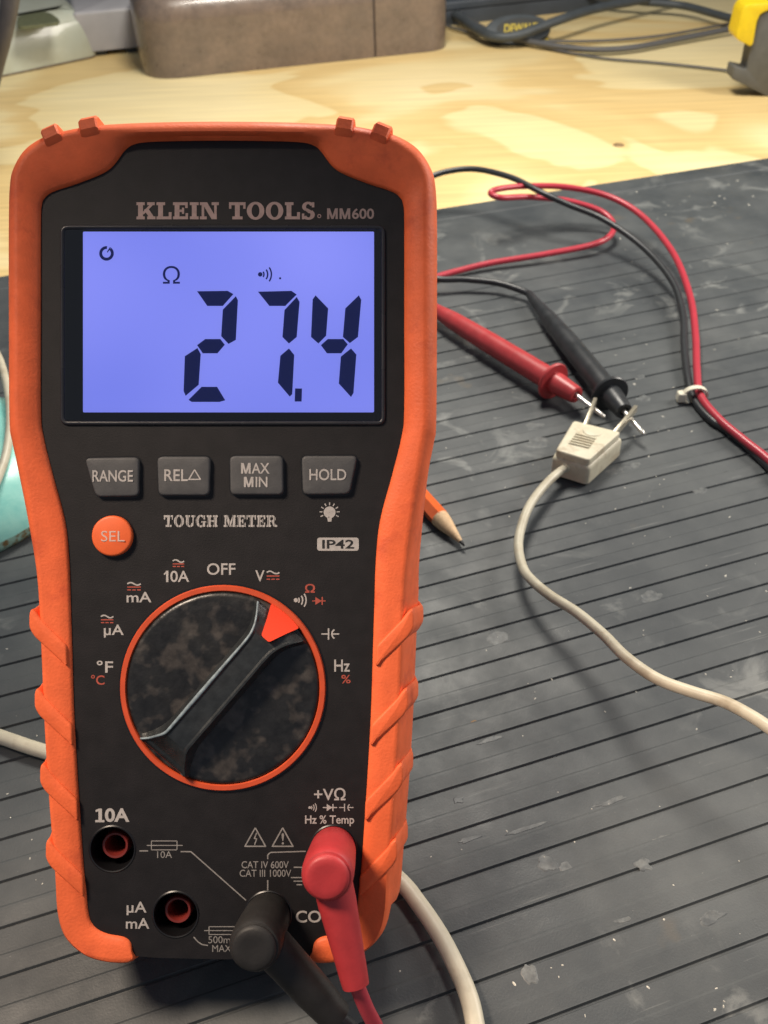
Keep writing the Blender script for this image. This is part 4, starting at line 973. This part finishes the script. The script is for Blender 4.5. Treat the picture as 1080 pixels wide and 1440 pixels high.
# dark cases along the back
def backbox(name, p0, p1, hgt, dep, m, label, cat, r=4, ext=0, lid=True):
    a = B(*p0, Z0); b = B(*p1, Z0); d = b - a; ang = math.atan2(d.y, d.x); fr = boxframe(a, ang)
    rt = root(name, (a.x, a.y, Z0), label, cat)
    v, f = slab(rounded([(0, 0), (d.length + ext, 0), (d.length + ext, dep), (0, dep)], r, 4), Z0, Z0 + hgt * .62, 1.5, 3, fr); M('case_base', v, f, m, rt, smooth=True, angle=50)
    if lid:
        v, f = slab(rounded([(-1, -1.5), (d.length + ext + 1, -1.5), (d.length + ext + 1, dep), (-1, dep)], r, 4), Z0 + hgt * .66, Z0 + hgt, 2.5, 3, fr); M('case_lid', v, f, m, rt, smooth=True, angle=50)
    return rt, fr
backbox('dark_tool_case', (560, 44), (880, 8), 22, 60, m_dark, 'low dark grey tool case at the back, right of the brown case', 'tool case', ext=30)
backbox('blue_grey_case', (56, 28), (240, 14), 60, 50, m_dark, 'dark blue grey case at the back, behind the pale grey box', 'case')
def rodbox():
    a = B(100, 18, Z0)
    rt, fr = backbox('grey_bottle_block', (97, 26), (131, 22), 70, 12, mat('slate_plastic', (0.10, 0.115, 0.14), .5), 'slate grey block standing against the dark blue grey case', 'block', lid=False)
# rod of lighter grey in front of the blue case is left to its lid highlight
rodbox()
# oval cutter with yellow lettering
def oval():
    c = B(728, 40, Z0 + 12); 
    rt = root('oval_tape_tool', (c.x, c.y, Z0), 'black oval tool with a yellow name plate, lying behind the thick cable', 'hand tool')
    sx, sy = 31, 15
    poly = [(math.cos(a / 40 * 6.2832) * sx, math.sin(a / 40 * 6.2832) * sy) for a in range(40)]
    # stands on edge, leaning back, so its face is turned to the room
    cw = Vector((c.x, c.y, Z0 + 10)); ux = Vector((math.cos(.06), math.sin(.06), 0)); uy = Vector((0, math.cos(.75), math.sin(.75))); un = ux.cross(uy)
    fr = lambda x, y, z: cw + ux * x + uy * y + un * z
    v, f = slab(poly, -4, 3, 1.2, 3, fr); M('tool_shell', v, f, m_strap, rt, smooth=True, angle=50)
    poly2 = [(3 + math.cos(a / 40 * 6.2832) * (sx - 8), .5 + math.sin(a / 40 * 6.2832) * (sy - 5)) for a in range(40)]
    v, f = slab(poly2, 3.0, 3.3, .1, 1, fr); M('name_plate', v, f, mat('dark_plate', (.04, .04, .035), .5), rt)
    cu = bpy.data.curves.new('t', 'FONT'); cu.body = 'DEWALT'; cu.size = 1; cu.offset = 0.03; cu.shear = .2; ob = bpy.data.objects.new('t', cu); COL.objects.link(ob)
    bpy.context.view_layer.update(); dg = bpy.context.evaluated_depsgraph_get(); me = ob.evaluated_get(dg).to_mesh(); vs = [q.co.copy() for q in me.vertices]; fs = [tuple(p.vertices) for p in me.polygons]; ob.evaluated_get(dg).to_mesh_clear(); bpy.data.objects.remove(ob)
    mx = max(q.x for q in vs); my = max(q.y for q in vs)
    M('lettering', [fr(-14 + 33 * q.x / mx, -3.5 + 8.5 * q.y / my, 3.5) for q in vs], fs, mat('yellow_letter', (.55, .42, .05), .5), rt)
    v, f = tube([fr(28, -9, -2), fr(22, -14, -2), fr(14, -15.5, -2)], 2.0, 10, 5); M('yellow_trim', v, f, m_yellow, rt, smooth=True)
oval()
def cable(name, l, r, m, label, cat='cable', n=12):
    v, f = tube(Bz(l), r, n, 8); o = M(name, v, f, m, None, smooth=True); prop(o, label, cat); return o
cable('thick_cable', [(560, -8, 6), (610, 6, 6), (645, 24, 6), (668, 40, 7), (692, 51, 7), (722, 51, 8), (752, 41, 12), (790, 27, 16), (835, 13, 16), (890, 2, 14), (960, -10, 10)], 4.2, m_strap, 'thick black cable dipping in front of the oval tool at the back')
cable('grey_cable', [(640, 18, 2), (700, 50, 2), (740, 58, 2), (790, 66, 2), (840, 70, 2), (890, 67, 2), (950, 56, 2), (1020, 42, 3), (1090, 28, 4), (1200, 5, 4)], 2.7, m_thin, 'grey cable sagging across the plywood toward the yellow clamp')
cable('black_strap', [(760, -30, 12), (830, -8, 12), (900, 2, 10), (960, 8, 8), (1010, 21, 8), (1050, 32, 8), (1120, 50, 6)], 3.6, m_strap, 'black cable slanting down behind the yellow clamp')
cable('fine_wire', [(740, 60, 0), (790, 72, -1), (850, 82, -1), (910, 87, -1), (970, 93, -1), (1030, 100, -1), (1110, 110, -1)], 1.1, m_thin, 'fine grey wire lying lowest on the plywood, left of the clamp', 'wire')
cable('slim_wire', [(610, 30, 0), (640, 40, 0), (670, 49, 0), (700, 56, 0), (760, 58, 0), (850, 57, 0), (930, 50, 0), (1000, 38, 0), (1070, 26, 0), (1150, 15, 0)], 1.2, m_thin, 'slim grey wire emerging from behind the brown case', 'wire')

# yellow and grey clamp
def clamp():
    y0 = B(1078, 136, Z0).y
    def q(px, py):
        r = ray(px, py); return CAM + r * (y0 / r.y)
    rt = root('bar_clamp', B(1078, 136, Z0), 'grey bar clamp with a yellow jaw pad at the upper right edge', 'clamp')
    grey = [(1140, 12), (1078, 17), (1067, 24), (1060, 48), (1050, 98), (1033, 94), (1029, 111), (1078, 135.5), (1140, 140)]
    yel = [(1130, -2), (1080, 4), (1056, 5), (1047, 8), (1042, 15.5), (1038, 33), (1034, 49), (1036, 55), (1054.5, 64.5), (1058, 60), (1063, 30), (1068, 19), (1080, 13), (1130, 9)]
    for nm, pl, m, off, th in (('jaw', grey, m_clampgrey, 0, 16), ('jaw_pad', yel, m_yellow, -2, 20)):
        pts = [q(*p) for p in pl]; 
        u = ccw([Vector((p.x, p.z)) for p in pts]); u = rounded(u, 1.6, 4)
        v, f = slab(u, 0, th, 0.5, 2, lambda x, y, z: Vector((x, y0 + off + th - z, y))); M(nm, v, f, m, rt, smooth=True, angle=50)
clamp()
# knot and specks in the plywood
kn = B(870, 204, Z0); o = M('wood_knot', *lathe(kn, kn + Vector((0, 0, 1)), [(-.2, 4.4), (.15, 4.0), (.12, 1)], 20), mat('knot_brown', (.26, .17, .08), .6, var=.4, vscale=600), None, smooth=True); prop(o, 'small brown knot in the pale plywood', None, None, 'structure')
